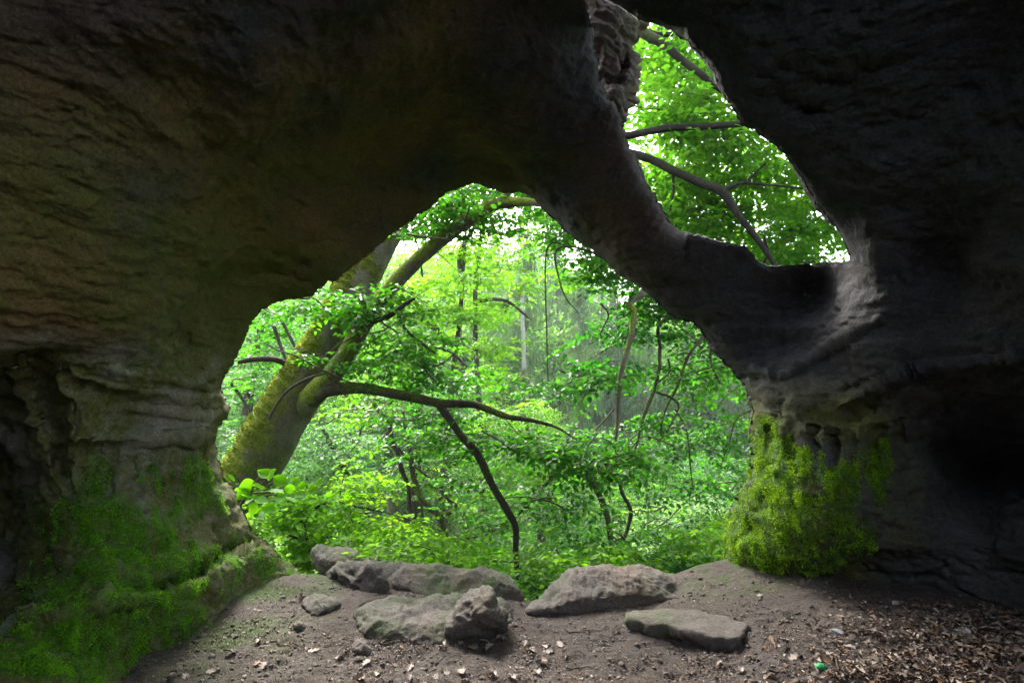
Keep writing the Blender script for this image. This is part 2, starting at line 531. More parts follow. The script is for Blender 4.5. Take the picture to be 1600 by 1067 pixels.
def build_cave():
    step = 3.0
    xs = np.arange(CX0, CX1 + step, step)
    ys = np.arange(CY0, CY1 + step, step)
    gx, gy = np.meshgrid(xs, ys)
    nx, ny = len(xs), len(ys)
    px, py = gx.ravel().copy(), gy.ravel().copy()
    idx = np.arange(nx * ny).reshape(ny, nx)
    q = np.stack([idx[:-1, :-1].ravel(), idx[1:, :-1].ravel(), idx[1:, 1:].ravel(), idx[:-1, 1:].ravel()], 1)
    cx, cy = px[q].mean(1), py[q].mean(1)
    holed = in_poly(cx, cy, arch_o) | in_poly(cx, cy, skyl_o)
    keep = q[~holed]
    # pull the cut edge onto the outline
    cnt = np.bincount(keep.ravel(), minlength=len(px))
    inner = (px > CX0 + 1) & (px < CX1 - 1) & (py > CY0 + 1) & (py < CY1 - 1)
    bv = np.where((cnt > 0) & (cnt < 4) & inner)[0]
    dA, ax_, ay_ = near_poly(px[bv], py[bv], arch_o)
    dS, sx_, sy_ = near_poly(px[bv], py[bv], skyl_o)
    a = dA < dS
    px[bv] = np.where(a, ax_, sx_)
    py[bv] = np.where(a, ay_, sy_)
    used, keep = compact(None, keep)
    px, py = px[used], py[used]

    dA, _, _ = near_poly(px, py, arch_o[::2], 110)
    dS, _, _ = near_poly(px, py, skyl_o[::2], 110)
    D = depth_field(px, py)
    # surface rolls outward at the openings
    def roll(d, w, r):
        t = np.clip(1 - d / w, 0, 1)
        return r * (1 - np.sqrt(np.maximum(1 - t * t, 0)))
    D = D + roll(dA, 34, 0.16)
    low = sstep(880, 1010, px) * sstep(1250, 1120, px) * sstep(60, 140, py)
    left_rim = ((px < 1075) & (py > 40)) * 1.0
    w_s = 12 + 58 * left_rim
    D = D + roll(dS, w_s, 0.05 + 0.23 * left_rim)
    # bedding ridges of the pillars
    for pts, amp, wd, stp in (([(105,588),(150,598),(215,610),(290,618),(352,622)], 0.05, 4.5, 0.05),
                              ([(190,642),(235,640),(290,645),(350,652)], 0.028, 4, 0.02),
                              ([(78,690),(120,686),(200,688),(280,682),(352,680)], 0.05, 4.5, 0.06),
                              ([(110,566),(180,580),(300,600),(350,606)], 0.02, 4, 0.01),
                              ([(1185,640),(1235,652),(1300,664),(1365,660),(1430,652),(1520,650)], 0.04, 5, -0.03),
                              ([(1165,575),(1215,585),(1270,560),(1330,525),(1385,490)], 0.05, 7, 0.0),
                              ([(1300,642),(1360,610),(1430,575),(1520,565),(1600,555)], 0.05, 7, 0.05)):
        d, sg, al = dist_curve(px, py, catmull(pts, n=6))
        wob = perlin(np.column_stack([px * 0.03, py * 0.03, np.full(len(px), amp * 100)]))
        fade = sstep(0, 0.08, al) * sstep(1.0, 0.94, al)
        fl = np.exp(-(d / wd) ** 2) * (0.75 + 0.5 * wob)
        # narrow rib with a shallow scoop under it
        D = D - amp * fl * fade + stp * np.exp(-((d - 14) / 13.0) ** 2) * (sg > 0) * fade
    # crevice in the left wall
    d, sg, al = dist_curve(px, py, catmull([(70,545),(58,590),(66,640),(84,690),(92,735),(118,780)], n=6))
    D = D + 0.20 * np.exp(-(d / 7.0) ** 2) * sstep(0, .15, al) * sstep(1, .7, al)
    # undercut along the mossy foot of the left pillar: a ledge stands out below it
    d, sg, al = dist_curve(px, py, catmull([(60,948),(130,940),(200,934),(260,918),(330,880),(400,845),(440,835)], n=6))
    below = (sg > 0)
    D = D + 0.16 * np.exp(-(d / 9.0) ** 2) * sstep(1.0, .55, al) - 0.14 * below * np.exp(-(d / 55.0) ** 2) * sstep(1.0, .6, al)
    # edge of the low ledge at the far left
    # pock marks of the ceiling
    for (cx_, cy_, r_, dp) in [(390,432,16,.10),(418,420,13,.09),(448,425,16,.10),(468,408,12,.07),(372,398,11,.06),(430,398,10,.06),
                               (545,352,18,.08),(575,338,14,.06),(505,372,12,.05),(478,436,10,.06),(402,405,8,.05),(1310,120,14,.04),
                               (1270,170,12,.04),(1370,95,15,.05),(1240,105,12,.04),(1230,160,9,.03),(1200,120,9,.03),(268,565,8,.05),
                               (312,575,7,.05),(225,668,9,.05),(325,640,6,.04),(330,660,8,.04)]:
        rr = ((px - cx_) / (1.7 * r_)) ** 2 + ((py - cy_) / (0.8 * r_)) ** 2
        D = D + dp * np.exp(-rr * 1.2)
    # short flutes washed into the pillars
    for (x0_, x1_, y0_, y1_, am, fr) in ((60, 365, 690, 800, .09, .055), (1170, 1460, 655, 760, .11, .045), (250, 400, 500, 590, .05, .07)):
        win = sstep(x0_, x0_ + 30, px) * sstep(x1_, x1_ - 30, px) * sstep(y0_, y0_ + 14, py) * sstep(y1_, y1_ - 55, py)
        nn = perlin(np.column_stack([px * fr, py * fr * .22, np.full(len(px), x0_ * .1)]))
        D = D + am * win * np.maximum(nn, -0.15)
    v = np.column_stack([(px - 800) / F * D, D, CAMZ + (HOR - py) / F * D])
    n = normals_of(v, keep)
    flip = np.where((n * v).sum(1) > 0, -1, 1)
    n *= flip[:, None]
    edge = np.minimum(dA, dS)
    soft = 0.35 + 0.65 * sstep(0, 40, edge)
    soft = np.minimum(soft, .12 + .88 * sstep(4, 60, dS))
    # rock relief, bedded horizontally
    big = fbm(v * np.array([0.9, 0.9, 1.5]), 3)
    mid = fbm(v * np.array([3.0, 3.0, 5.0]) + 5, 4, 0.55)
    fine = fbm(v * np.array([13, 13, 22.0]) + 9, 3, 0.6)
    lam = fbm(np.column_stack([v[:, 0] * 4, v[:, 1] * 4, (v[:, 2] + .12 * v[:, 0] + .03 * mid) * 46.0]), 2, .6)
    tilt = v @ np.array([0.10, 0.05, 1.0])
    bed = fbm(np.column_stack([v[:, 0] * 0.7, v[:, 1] * 0.7, tilt * 9.0]), 3, 0.6)
    wave = fbm(v @ np.array([[2.0, 5, 1], [4, -2, 1], [3, 2, 9]]).T + 3, 3, 0.55, ridged=True)
    lowz = sstep(1.75, 1.45, v[:, 2])
    pits = np.maximum(0, fbm(v * np.array([7, 7, 9.0]) + 77, 3, .5) - .28)
    disp = soft * (0.10 * big + (0.024 + .008 * lowz) * mid + 0.009 * bed + 0.010 * wave) + .006 * lam + 0.009 * fine * (.3 + .7 * soft) - .07 * pits * (.4 + .6 * lowz)
    # streaked rim of the rock bridge
    st = sstep(95, 20, dS) * left_rim
    along = fbm(np.column_stack([px * 0.11 + py * 0.05, py * 0.018, px * 0.0]), 3, 0.6)
    disp = disp * (1 - .55 * sstep(90, 20, dS)) + 0.008 * st * along
    v = v + n * disp[:, None]
    v[:, 1] = np.maximum(v[:, 1], 0.4)

    # the thickness of the rock: every opening's edge runs on outwards
    loops = loops_of(keep)
    verts, quads = [v], [keep]
    base = len(v)
    for lp in loops:
        outer = np.abs(px[lp] - CX0).min() < 2 and np.abs(px[lp] - CX1).min() < 2
        p0 = v[lp]
        m = len(lp)
        if not outer:
            c = np.column_stack([px[lp], py[lp]])
            t = np.roll(c, -3, 0) - np.roll(c, 3, 0)
            t /= np.maximum(np.linalg.norm(t, axis=1), 1e-9)[:, None]
            nn = np.column_stack([t[:, 1], -t[:, 0]])
            tst = c + nn * 6
            hole = arch_o if dA[lp].mean() < dS[lp].mean() else skyl_o
            if in_poly(tst[:, 0], tst[:, 1], hole).mean() > .5:
                nn = -nn
            other = skyl_o if hole is arch_o else arch_o
            cap = 0.42 * near_poly(c[:, 0], c[:, 1], other)[0] / F * D[lp]
            for _ in range(8):
                nn = (np.roll(nn, 1, 0) + nn + np.roll(nn, -1, 0)) / 3
            prev = lp
            for k, (dy, fl) in enumerate(((.04, .0), (.09, .01), (.15, .03), (.22, .08), (.30, .2), (.38, .5), (.45, 1.2), (.5, 3.0), (.6, 6.0))):
                r = p0.copy()
                r *= (1 + dy / D[lp])[:, None]
                r[:, 2] -= CAMZ * dy / D[lp]
                f_ = np.minimum(fl, cap)
                r[:, 0] += nn[:, 0] * f_
                r[:, 2] -= nn[:, 1] * f_
                r += (0.03 + .12 * min(dy, .6)) * np.stack([perlin(r * 2.5), perlin(r * 2.5 + 31), perlin(r * 2.5 + 57)], 1) * (0.4 if k == 0 else 1)
                ids = base + np.arange(m)
                quads.append(np.stack([prev, np.roll(prev, -1), np.roll(ids, -1), ids], 1))
                verts.append(r)
                prev = ids
                base += m
        else:
            prev = lp
            cen = np.array([0.0, 0.0, 1.6])
            for k, (yy, sc) in enumerate([(yy_, float(np.interp(yy_, [-7, -6, -4.5, -3, 0, 1.2], [.02, .95, 1.15, 1.3, 1.2, 1.06]))) for yy_ in np.arange(1.2, -7.01, -.41)]):
                r = p0.copy()
                r[:, 1] = yy + 0.3 * (p0[:, 1] - 2)
                r[:, 0] = r[:, 0] * sc
                r[:, 2] = 1.6 + (r[:, 2] - 1.6) * sc
                r += 0.25 * np.stack([perlin(r * .8), perlin(r * .8 + 31), perlin(r * .8 + 57)], 1)
                ids = base + np.arange(m)
                qd = np.stack([prev, np.roll(prev, -1), np.roll(ids, -1), ids], 1)
                # unseen opening added behind the eye, shaped to daylight the left wall and floor
                c_ = r
                op = (c_[:, 0] > -0.3) & (c_[:, 1] > FILL_GAP[0]) & (c_[:, 1] < FILL_GAP[1]) & (c_[:, 2] > FILL_GAP[2])
                quads.append(qd[~op])
                verts.append(r)
                prev = ids
                base += m
    V = np.vstack(verts)
    Q = np.vstack(quads)
    fn = np.cross(v[keep[:, 2]] - v[keep[:, 0]], v[keep[:, 3]] - v[keep[:, 1]])
    if ((fn * (v[keep[:, 0]] - np.array([0, 0, CAMZ]))).sum(1) > 0).mean() > .5:
        Q = Q[:, ::-1]
        print("cave faces turned inwards")
    # stone colouring: green algae film, ochre staining, and light painted in as paler stone
    nv = len(v)
    algae = np.zeros(len(V)); rust = np.zeros(len(V))
    nz1 = fbm(v * 1.3 + 40, 4); nz2 = fbm(v * 4 + 70, 3)
    lf = sstep(900, 380, px) * sstep(60, 380, py) * 0.75 + sstep(420, 250, px) * sstep(430, 560, py) * 0.35
    rg = sstep(1140, 1180, px) * sstep(1480, 1330, px) * sstep(580, 660, py) * 0.9
    low_ = sstep(650, 880, py) * sstep(480, 420, px) * 0.45
    algae[:nv] = np.clip((lf + rg + low_) * (1 + 1.1 * nz1 + 0.5 * nz2), 0, 1)
    ru = sstep(620, 150, np.hypot((px - 330) * .7, (py - 330))) * 0.75
    rust[:nv] = np.clip(ru * (0.75 + 1.3 * fbm(v * 1.1 + 90, 3)) , 0, 0.8)
    mossy = np.zeros(len(V))
    mossy[:nv] = np.clip((moss_mask(px, py, v) - .22) * np.where(px > 800, 1.8, 1.1), 0, .95)
    pale = np.zeros(len(V))  # light painted in: lower left stone pale, shaded right side held back
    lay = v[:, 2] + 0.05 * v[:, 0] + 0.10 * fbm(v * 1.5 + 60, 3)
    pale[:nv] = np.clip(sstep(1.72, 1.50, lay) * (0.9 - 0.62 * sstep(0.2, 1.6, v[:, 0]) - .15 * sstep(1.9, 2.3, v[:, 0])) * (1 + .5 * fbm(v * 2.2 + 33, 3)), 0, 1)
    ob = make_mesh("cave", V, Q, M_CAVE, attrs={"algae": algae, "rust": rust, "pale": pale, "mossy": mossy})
    tag(ob, "dark sandstone cave with arched mouth, rock bridge and upper window", "cave", kind="structure")
    return ob, px, py, v, normals_fixed(v, keep)

def normals_fixed(v, quads):
    n = normals_of(v, quads)
    eye = np.array([0, 0, CAMZ])
    n *= np.where((n * (v - eye)).sum(1) > 0, -1, 1)[:, None]
    return n

MOSS_L = [(95,770),(130,745),(175,735),(190,760),(215,745),(250,755),(270,735),(300,740),(330,720),(355,740),(352,775),(330,790),
          (310,800),(300,830),(345,850),(380,830),(430,850),(470,880),(440,905),(400,900),(345,960),(300,1000),(250,1040),(230,1080),(60,1080),
          (0,1075),(-40,1060),(-30,1010),(30,965),(62,950),(62,910),(75,850),(70,810)]
MOSS_R = [(1170,705),(1200,690),(1235,715),(1255,760),(1290,745),(1310,760),(1318,800),(1325,835),(1305,870),(1275,905),(1245,910),(1220,890),
          (1190,880),(1160,885),(1130,905),(1110,915),(1115,890),(1128,850),(1128,810),(1145,775),(1160,745)]
MOSS_R2 = [(1330,690),(1400,700),(1395,770),(1380,790),(1350,770),(1335,740)]

def moss_mask(px, py, v):
    m = np.zeros(len(px))
    n1 = fbm(v * np.array([6, 6, 2.0]) + 11, 4)
    n2 = fbm(v * 11 + 23, 3)
    for poly, soft, bias, g in ((MOSS_L, 46, -0.10, 1.0), (MOSS_R, 70, 0.20, 1.0), (MOSS_R2, 25, -0.3, 1.0)):
        src_ = poly
        poly = catmull(poly, closed=True, n=5)
        mr_ = poly if src_ is MOSS_R else None
        d, _, _ = near_poly(px, py, poly, 60)
        s = np.where(in_poly(px, py, poly), d, -d)
        k = np.clip(0.5 + s / soft * 0.5, 0, 1.05) + bias + 0.75 * n1 + 0.3 * n2
        k = np.where(s < -soft * 0.6, 0, k)
        if poly is mr_:
            k = k - .45 * sstep(880, 915, py)
        m = np.maximum(m, np.clip(k, 0, 1))
    return m

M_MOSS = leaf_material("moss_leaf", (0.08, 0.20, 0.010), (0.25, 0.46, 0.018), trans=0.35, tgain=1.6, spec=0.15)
M_MOSS_DARK = leaf_material("deep_moss_leaf", (0.045, 0.17, 0.008), (0.17, 0.42, 0.016), trans=0.35, tgain=1.5, spec=0.15)  # deeper green moss of the left pillar

def moss_tufts(name, pos, nrm, size, mat, label, seed, per=18):
    """many small leaflets standing off the rock and hanging down"""
    r = np.random.default_rng(seed)
    n = len(pos) * per
    p = np.repeat(pos, per, 0) + r.normal(0, 0.010, (n, 3))
    nn = np.repeat(nrm, per, 0)
    cush = fbm(p * np.array([13, 13, 4.5]) + 3 + 1.5 * p[:, 2:3], 3)
    ok = cush + .25 * fbm(p * 5 + 8, 2) > -.24 + r.normal(0, .08, n)
    p, nn, cush = p[ok], nn[ok], cush[ok]
    n = len(p)
    p = p + nn * (0.013 * np.clip(cush + .2, 0, .9) * r.uniform(.3, 1, n))[:, None]
    d = nn * r.uniform(0.45, 1.0, (n, 1)) + np.array([0, 0, -0.75]) * r.uniform(0.1, 1.0, (n, 1)) + r.normal(0, 0.35, (n, 3))
    d /= np.linalg.norm(d, axis=1)[:, None]
    side = np.cross(d, r.normal(size=(n, 3)))
    side /= np.linalg.norm(side, axis=1)[:, None]
    clump = fbm(p * 9 + 3, 3)
    L = size * r.uniform(0.6, 1.4, n) * (1 + 0.9 * np.clip(clump, -.6, .8))
    w = L * 0.30
    b = p - nn * 0.006
    tip = b + d * L[:, None]
    mid = b + d * (L * .55)[:, None]
    V = np.stack([b, mid + side * w[:, None], tip, mid - side * w[:, None]], 1).reshape(-1, 3)
    Q = np.arange(4 * n).reshape(n, 4)
    tint = np.clip(0.4 + 0.7 * cush + r.normal(0, .2, n), 0, 1)
    ob = make_mesh(name, V, Q, mat, attrs={"tint": np.repeat(tint, 4)}, smooth=False)
    tag(ob, label, "moss", kind="stuff")
    return ob

FILL_GAP = (-4.5, 0.2, 2.0)  # bounds of the unseen opening added for fill light
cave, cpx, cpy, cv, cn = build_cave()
mk = moss_mask(cpx, cpy, cv)
vis = (cpx > -80) & (cpx < 1680) & (cpy < 1090)
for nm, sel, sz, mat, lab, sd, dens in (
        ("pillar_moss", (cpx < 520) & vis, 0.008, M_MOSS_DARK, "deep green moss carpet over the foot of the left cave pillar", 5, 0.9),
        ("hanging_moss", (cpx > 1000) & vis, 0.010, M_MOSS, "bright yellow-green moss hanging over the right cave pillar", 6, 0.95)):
    pr = np.clip((mk - 0.30) * 2.2, 0, 1) * dens
    pick = sel & (rng.random(len(mk)) < pr)
    moss_tufts(nm, cv[pick], cn[pick], sz, mat, lab, sd)
    print(nm, pick.sum())
# ------------------------------------------------------------------ ground
def edge_y(x):
    return 3.95 + 0.55 * sstep(-0.3, -1.7, x) + 0.45 * sstep(0.3, 1.6, x)

def ground_z(x, y):
    x = np.asarray(x, float); y = np.asarray(y, float)
    p = np.column_stack([x.ravel(), y.ravel(), np.zeros(x.size)])
    near = sstep(9, 6, y.ravel())
    xx, yy = x.ravel(), y.ravel()
    n = 0.045 * fbm(p * 1.1 + 2, 3) + near * (0.018 * fbm(p * 5, 3) + 0.010 * fbm(p * 21 + 4, 3, .6))
    xx, yy = x.ravel(), y.ravel()
    n = n * (1 - .6 * sstep(3.3, 3.8, yy) * sstep(9, 6, yy))
    z = n + 0.19 * sstep(0.9, 2.0, xx) * sstep(1.5, 3.2, yy) + 0.10 * sstep(1.2, 2.6, xx) * sstep(3.2, 2.2, yy)
    z += 0.01 * sstep(-1.1, -1.7, xx) * sstep(3.3, 4.2, yy)
    t = yy - edge_y(xx)
    drop = -3.4 * sstep(-0.1, 5.5, t) - 0.25 * sstep(0, 0.5, t) - 2.0 * sstep(5, 14, t)
    drop *= 1 - 0.75 * sstep(-1.6, -3.6, xx) * sstep(10, 6, yy)
    rise = 0.40 * np.maximum(0, yy - 21) * sstep(21, 30, yy) + 1.2 * fbm(p * 0.12, 3) * sstep(6, 15, yy)
    rise *= 1 - 0.45 * sstep(2, 14, xx)
    rise = np.where(rise > 26, 26 + (rise - 26) * .15, rise)
    return (z + drop + rise).reshape(x.shape)

def build_ground():
    def axis(lo, a, b, hi, fine, growth):
        c = list(np.arange(a, b, fine))
        s, x = fine, b
        while x < hi:
            c.append(x); s *= growth; x += s
        c.append(hi)
        s, x = fine, a - fine
        while x > lo:
            c.append(x); s *= growth; x -= s
        c.append(lo)
        return np.array(sorted(c))
    xs = axis(-90, -3.0, 4.0, 90, 0.022, 1.13)
    ys = axis(-12, 2.2, 5.2, 110, 0.016, 1.12)
    X, Y = np.meshgrid(xs, ys)
    Z = ground_z(X, Y)
    v = np.column_stack([X.ravel(), Y.ravel(), Z.ravel()])
    nx = len(xs)
    idx = np.arange(v.shape[0]).reshape(Y.shape)
    q = np.stack([idx[:-1, :-1].ravel(), idx[:-1, 1:].ravel(), idx[1:, 1:].ravel(), idx[1:, :-1].ravel()], 1)
    x, y = v[:, 0], v[:, 1]
    al = np.clip(sstep(-1.0, -1.9, x) * sstep(2.4, 3.8, y) * (0.5 + 1.4 * fbm(v * 2.5, 3)), 0, .85)
    al = np.maximum(al, np.clip(sstep(1.1, 1.6, x) * sstep(3.6, 4.1, y) * (0.3 + 1.4 * fbm(v * 3, 3)), 0, .6))
    gr = sstep(0.4, 1.6, y - edge_y(x))
    o = make_mesh("ground", v, q, M_SOIL, attrs={"algae": al, "green": gr})
    return tag(o, "bare trodden brown soil floor falling to a green valley", "ground", kind="structure")
build_ground()

def on_ground(px, py):
    d = 1.5 * F / (py - HOR)
    for _ in range(12):
        x = (px - 800) / F * d
        z = float(ground_z(np.array([x]), np.array([d]))[0])
        d = (CAMZ - z) * F / (py - HOR)
    return np.array([(px - 800) / F * d, d, z])

# ------------------------------------------------------------------ boulders
def pillow(outline, dfun, T, w, seed, rough=0.02, step=2.0, power=2.0, strata=0.0, cuts=0, under=None):
    poly = rough_outline(outline, 1.6, seed)
    x0, y0 = poly.min(0) - 5
    x1, y1 = poly.max(0) + 5
    xs, ys = np.arange(x0, x1, step), np.arange(y0, y1, step)
    gx, gy = np.meshgrid(xs, ys)
    px, py = gx.ravel().copy(), gy.ravel().copy()
    idx = np.arange(len(px)).reshape(gx.shape)
    q = np.stack([idx[:-1, :-1].ravel(), idx[1:, :-1].ravel(), idx[1:, 1:].ravel(), idx[:-1, 1:].ravel()], 1)
    q = q[in_poly(px[q].mean(1), py[q].mean(1), poly)]
    cnt = np.bincount(q.ravel(), minlength=len(px))
    bv = np.where((cnt > 0) & (cnt < 4))[0]
    _, bx, by = near_poly(px[bv], py[bv], poly)
    px[bv], py[bv] = bx, by
    used, q = compact(None, q)
    px, py = px[used], py[used]
    bmask = np.zeros(len(cnt), bool); bmask[bv] = True
    bm = bmask[used]
    d, _, _ = near_poly(px, py, poly)
    t = np.clip(d / w, 0, 1)
    infl = T * (1 - (1 - t) ** power) ** (1.0 / power)
    infl[bm] = 0
    d0 = dfun(px, py)
    n = len(px)
    fr, bk = d0 - infl, d0 + infl
    def W(dd):
        return np.column_stack([(px - 800) / F * dd, dd, CAMZ + (HOR - py) / F * dd])
    vf, vb = W(fr), W(bk)
    # the back half keeps true size (no growth with distance)
    vb = W(d0) + np.column_stack([np.zeros(n), infl, np.zeros(n)])
    ids_b = np.arange(n) + n
    ids_b[bm] = np.arange(n)[bm]
    V = np.vstack([vf, vb])
    Q = np.vstack([q, ids_b[q][:, ::-1]])
    us, Q = compact(None, Q)
    V = V[us]
    nn = normals_of(V, Q)
    cen = V.mean(0)
    if ((V - cen) * nn).sum() < 0:
        nn = -nn
        Q = Q[:, ::-1]
    disp = rough * (1.2 * fbm(V * 5 + seed, 4, .55) + 0.25 * fbm(V * 26, 3, .6))
    if strata:
        disp = disp + strata * fbm(np.column_stack([V[:, 0] * 1.5, V[:, 1] * 1.5, (V[:, 2] + .3 * V[:, 0]) * 14]), 3)
    V = V + nn * disp[:, None]
    if cuts or under:
        r = np.random.default_rng(int(seed * 10) + 1)
        planes = []
        for k_ in range(cuts):
            nrm_ = np.array([r.normal(0, .5), -abs(r.normal(.6, .4)), r.normal(.35, .35)])
            planes.append((nrm_ / np.linalg.norm(nrm_), r.uniform(.90, .985)))
        for nv_, q_ in (under or []):
            nrm_ = np.array(nv_, float)
            planes.append((nrm_ / np.linalg.norm(nrm_), q_))
        for nrm_, q_ in planes:
            t_ = V @ nrm_
            h_ = np.quantile(t_, q_)
            h_ = h_ + 0.012 * fbm(V * 7 + q_ * 50, 3)
            V = V - nrm_ * (np.maximum(0, t_ - h_) * .92)[:, None]
        V = V + nn * (0.0045 * fbm(V * 40, 3, .65) + .006 * fbm(V * 14 + 4, 2))[:, None]
    return V, Q, nn

def lean(pybase, k, dl=None):
    """plane that stands on the floor at row pybase and leans away from the eye"""
    db = 1.5 * F / (pybase - HOR)
    def f(px, py):
        b = db if dl is None else dl(px)
        return b + k * (pybase - py) / F * b
    return f

def boulder(name, label, outline, dfun, T, w, seed, algae_amt=0.15, **kw):
    V, Q, nn = pillow(outline, dfun, T, w, seed, **kw)
    al = np.clip(algae_amt * (0.6 + 2.2 * fbm(V * 3 + seed, 4)) * sstep(-.3, .5, nn[:, 2]), 0, .9)
    ru = np.clip(0.15 + 0.5 * fbm(V * 2 + seed + 9, 3), 0, .5)
    c = V.mean(0)
    c[2] = V[:, 2].min()
    o = make_mesh(name, V - c, Q, M_BOULDER, attrs={"algae": al, "rust": ru})
    o.location = c
    return tag(o, label, "boulder")

boulder("boulder", "long low boulder with a raised left end closing the cave mouth",
        [(487,872),(490,857),(505,850),(530,851),(552,858),(570,871),(590,877),(640,880),(700,884),(740,890),(780,896),(800,905),
         (811,918),(814,935),(811,955),(800,975),(740,985),(640,965),(560,930),(500,895)],
        lambda px, py: np.interp(px, [480, 560, 660, 815], [4.75, 4.5, 4.25, 3.98]) + 0.7 * (930 - py) / F * 4.2,
        0.20, 62, 1.0, algae_amt=0.35, rough=.018, power=1.7, strata=.02, cuts=2)
boulder("boulder", "short wedge-shaped boulder lying against the long low boulder's left end",
        [(505,890),(520,880),(545,877),(568,876),(582,880),(594,895),(606,915),(614,930),(600,940),(560,938),(535,926),(512,904)],
        lambda px, py: np.interp(px, [500, 615], [4.45, 4.0]) + 0.55 * (930 - py) / F * 4.2, 0.16, 40, 2.0, rough=.03, power=1.5, strata=.03, cuts=8)
boulder("boulder", "low humped grey rock half buried in front of the long boulder",
        [(553,957),(562,944),(580,936),(610,931),(625,929),(640,931),(655,936),(675,931),(700,930),(720,928),(760,935),(790,940),
         (800,955),(790,1000),(720,1012),(640,1014),(600,1006),(565,990)],
        lambda px, py: 3.50 + 1.7 * (985 - py) / F * 3.6, 0.15, 60, 3.0, algae_amt=.3, rough=.022, power=1.6, strata=.012, cuts=2)
boulder("boulder", "dark pitted block of rock, the foremost at the cave mouth",
        [(686,985),(689,967),(700,955),(714,946),(725,930),(745,920),(765,921),(777,931),(785,947),(796,955),(800,970),(791,985),
         (770,994),(740,1003),(710,1000),(692,994)],
        lambda px, py: 3.40 + 0.25 * (1000 - py) / F * 3.4, 0.19, 46, 4.0, algae_amt=.1, rough=.035, power=1.6, strata=.02, cuts=3, under=[((.1, -.8, -.5), .88)])
boulder("boulder", "broad smooth grey boulder right of the gap in the rocks",
        [(816,960),(830,945),(850,930),(862,912),(880,898),(905,889),(940,884),(975,882),(1005,884),(1035,893),(1060,903),(1080,914),
         (1100,930),(1075,965),(1000,975),(960,979),(910,980),(870,974),(840,968)],
        lambda px, py: np.interp(px, [816, 900, 1100], [3.72, 3.75, 4.05]) + 1.1 * (975 - py) / F * 3.6, 0.26, 80, 5.0, algae_amt=.12, rough=.018, power=1.6, strata=.018, cuts=0, under=[((.0, -.75, -.66), .95)])
boulder("stone", "small mossy flat stone on the soil at the left pillar's foot",
        [(474,947),(485,932),(505,929),(528,937),(532,946),(515,956),(498,964),(483,963)],
        lambda px, py: 3.72 + 1.6 * (962 - py) / F * 3.7, 0.07, 14, 6.0, algae_amt=.5, rough=.02, step=1.5)
boulder("stone", "small dark pointed stone standing out of the bare soil",
        [(548,1010),(555,1000),(562,996),(573,1001),(580,1012),(576,1022),(560,1022),(549,1018)],
        lambda px, py: 3.2 + 0.7 * (1018 - py) / F * 3.2, 0.04, 10, 7.0, algae_amt=0, rough=.02, step=1.5)
boulder("stone", "dark pebble on the soil below the small mossy stone",
        [(459,976),(466,970),(474,972),(477,979),(470,985),(460,984)],
        lambda px, py: 3.5 + 0.7 * (983 - py) / F * 3.5, 0.02, 6, 8.0, algae_amt=0, rough=.01, step=1.2)

def flat_slab():
    top_px = [(977,951),(1000,949),(1045,949),(1085,947),(1115,953),(1140,960),(1165,972),(1167,985),(1158,995),(1130,997),(1095,992),(1070,985),(1045,976),(1010,972),(984,965)]
    h = 0.085
    pts = []
    for a, b in top_px:
        d = (CAMZ - h) * F / (b - HOR)
        pts.append(((a - 800) / F * d, d))
    poly = catmull(np.array(pts), closed=True, step=0.02)
    q3 = np.column_stack([poly * 7, np.zeros(len(poly))])
    poly = poly + 0.028 * np.column_stack([perlin(q3), perlin(q3 + 30)]) + 0.016 * np.column_stack([np.round(perlin(q3 * 3) * 2) / 2, np.round(perlin(q3 * 3 + 30) * 2) / 2])
    s = 0.015
    x0, y0 = poly.min(0) - s * 2; x1, y1 = poly.max(0) + s * 2
    gx, gy = np.meshgrid(np.arange(x0, x1, s), np.arange(y0, y1, s))
    px, py = gx.ravel().copy(), gy.ravel().copy()
    idx = np.arange(len(px)).reshape(gx.shape)
    q = np.stack([idx[:-1, :-1].ravel(), idx[:-1, 1:].ravel(), idx[1:, 1:].ravel(), idx[1:, :-1].ravel()], 1)
    q = q[in_poly(px[q].mean(1), py[q].mean(1), poly)]
    cnt = np.bincount(q.ravel(), minlength=len(px))
    bv = np.where((cnt > 0) & (cnt < 4))[0]
    _, bx, by = near_poly(px[bv], py[bv], poly)
    px[bv], py[bv] = bx, by
    us, q = compact(None, q)
    px, py = px[us], py[us]
    d, _, _ = near_poly(px, py, poly)
    top = np.column_stack([px, py, h - 0.006 * (1 - np.clip(d / .015, 0, 1)) ** 2 + 0 * px])
    top[:, 2] += 0.008 * fbm(top * 8, 3) + 0.02 * fbm(top * 2 + 3, 2)
    verts, quads = [top], [q]
    base = len(top)
    for lp in loops_of(q):
        prev = lp
        m = len(lp)
        cen = top[lp].mean(0)
        for k, (dz, sc) in enumerate(((.02, 1.0), (.045, .995), (.075, .985), (.105, .965), (.14, .95), (.26, .97))):
            r = top[lp].copy()
            r[:, :2] = cen[:2] + (r[:, :2] - cen[:2]) * sc
            r[:, 2] -= dz
            nz = np.round(2.2 * perlin(r * np.array([9, 9, 14]))) / 2.2 + .5 * perlin(r * 24)
            out = r[:, :2] - cen[:2]
            out /= np.linalg.norm(out, axis=1)[:, None]
            r[:, :2] += out * (0.026 * nz - (.03 if k > 1 else 0))[:, None]
            ids = base + np.arange(m)
            quads.append(np.stack([prev, ids, np.roll(ids, -1), np.roll(prev, -1)], 1))
            verts.append(r); prev = ids; base += m
    V, Q = np.vstack(verts), np.vstack(quads)
    al = np.clip(sstep(0.45, -0.1, np.abs(V[:, 0] - V[:, 0].min())) * (.4 + 1.2 * fbm(V * 5, 3)), 0, .8)
    c = V.mean(0); c[2] = V[:, 2].min()
    o = make_mesh("flat_stone", V - c, Q, M_BOULDER, attrs={"algae": al, "rust": 0 * al + .1})
    o.location = c
    tag(o, "flat step-like stone slab with broken front edge below the right pillar", "stone slab")
flat_slab()

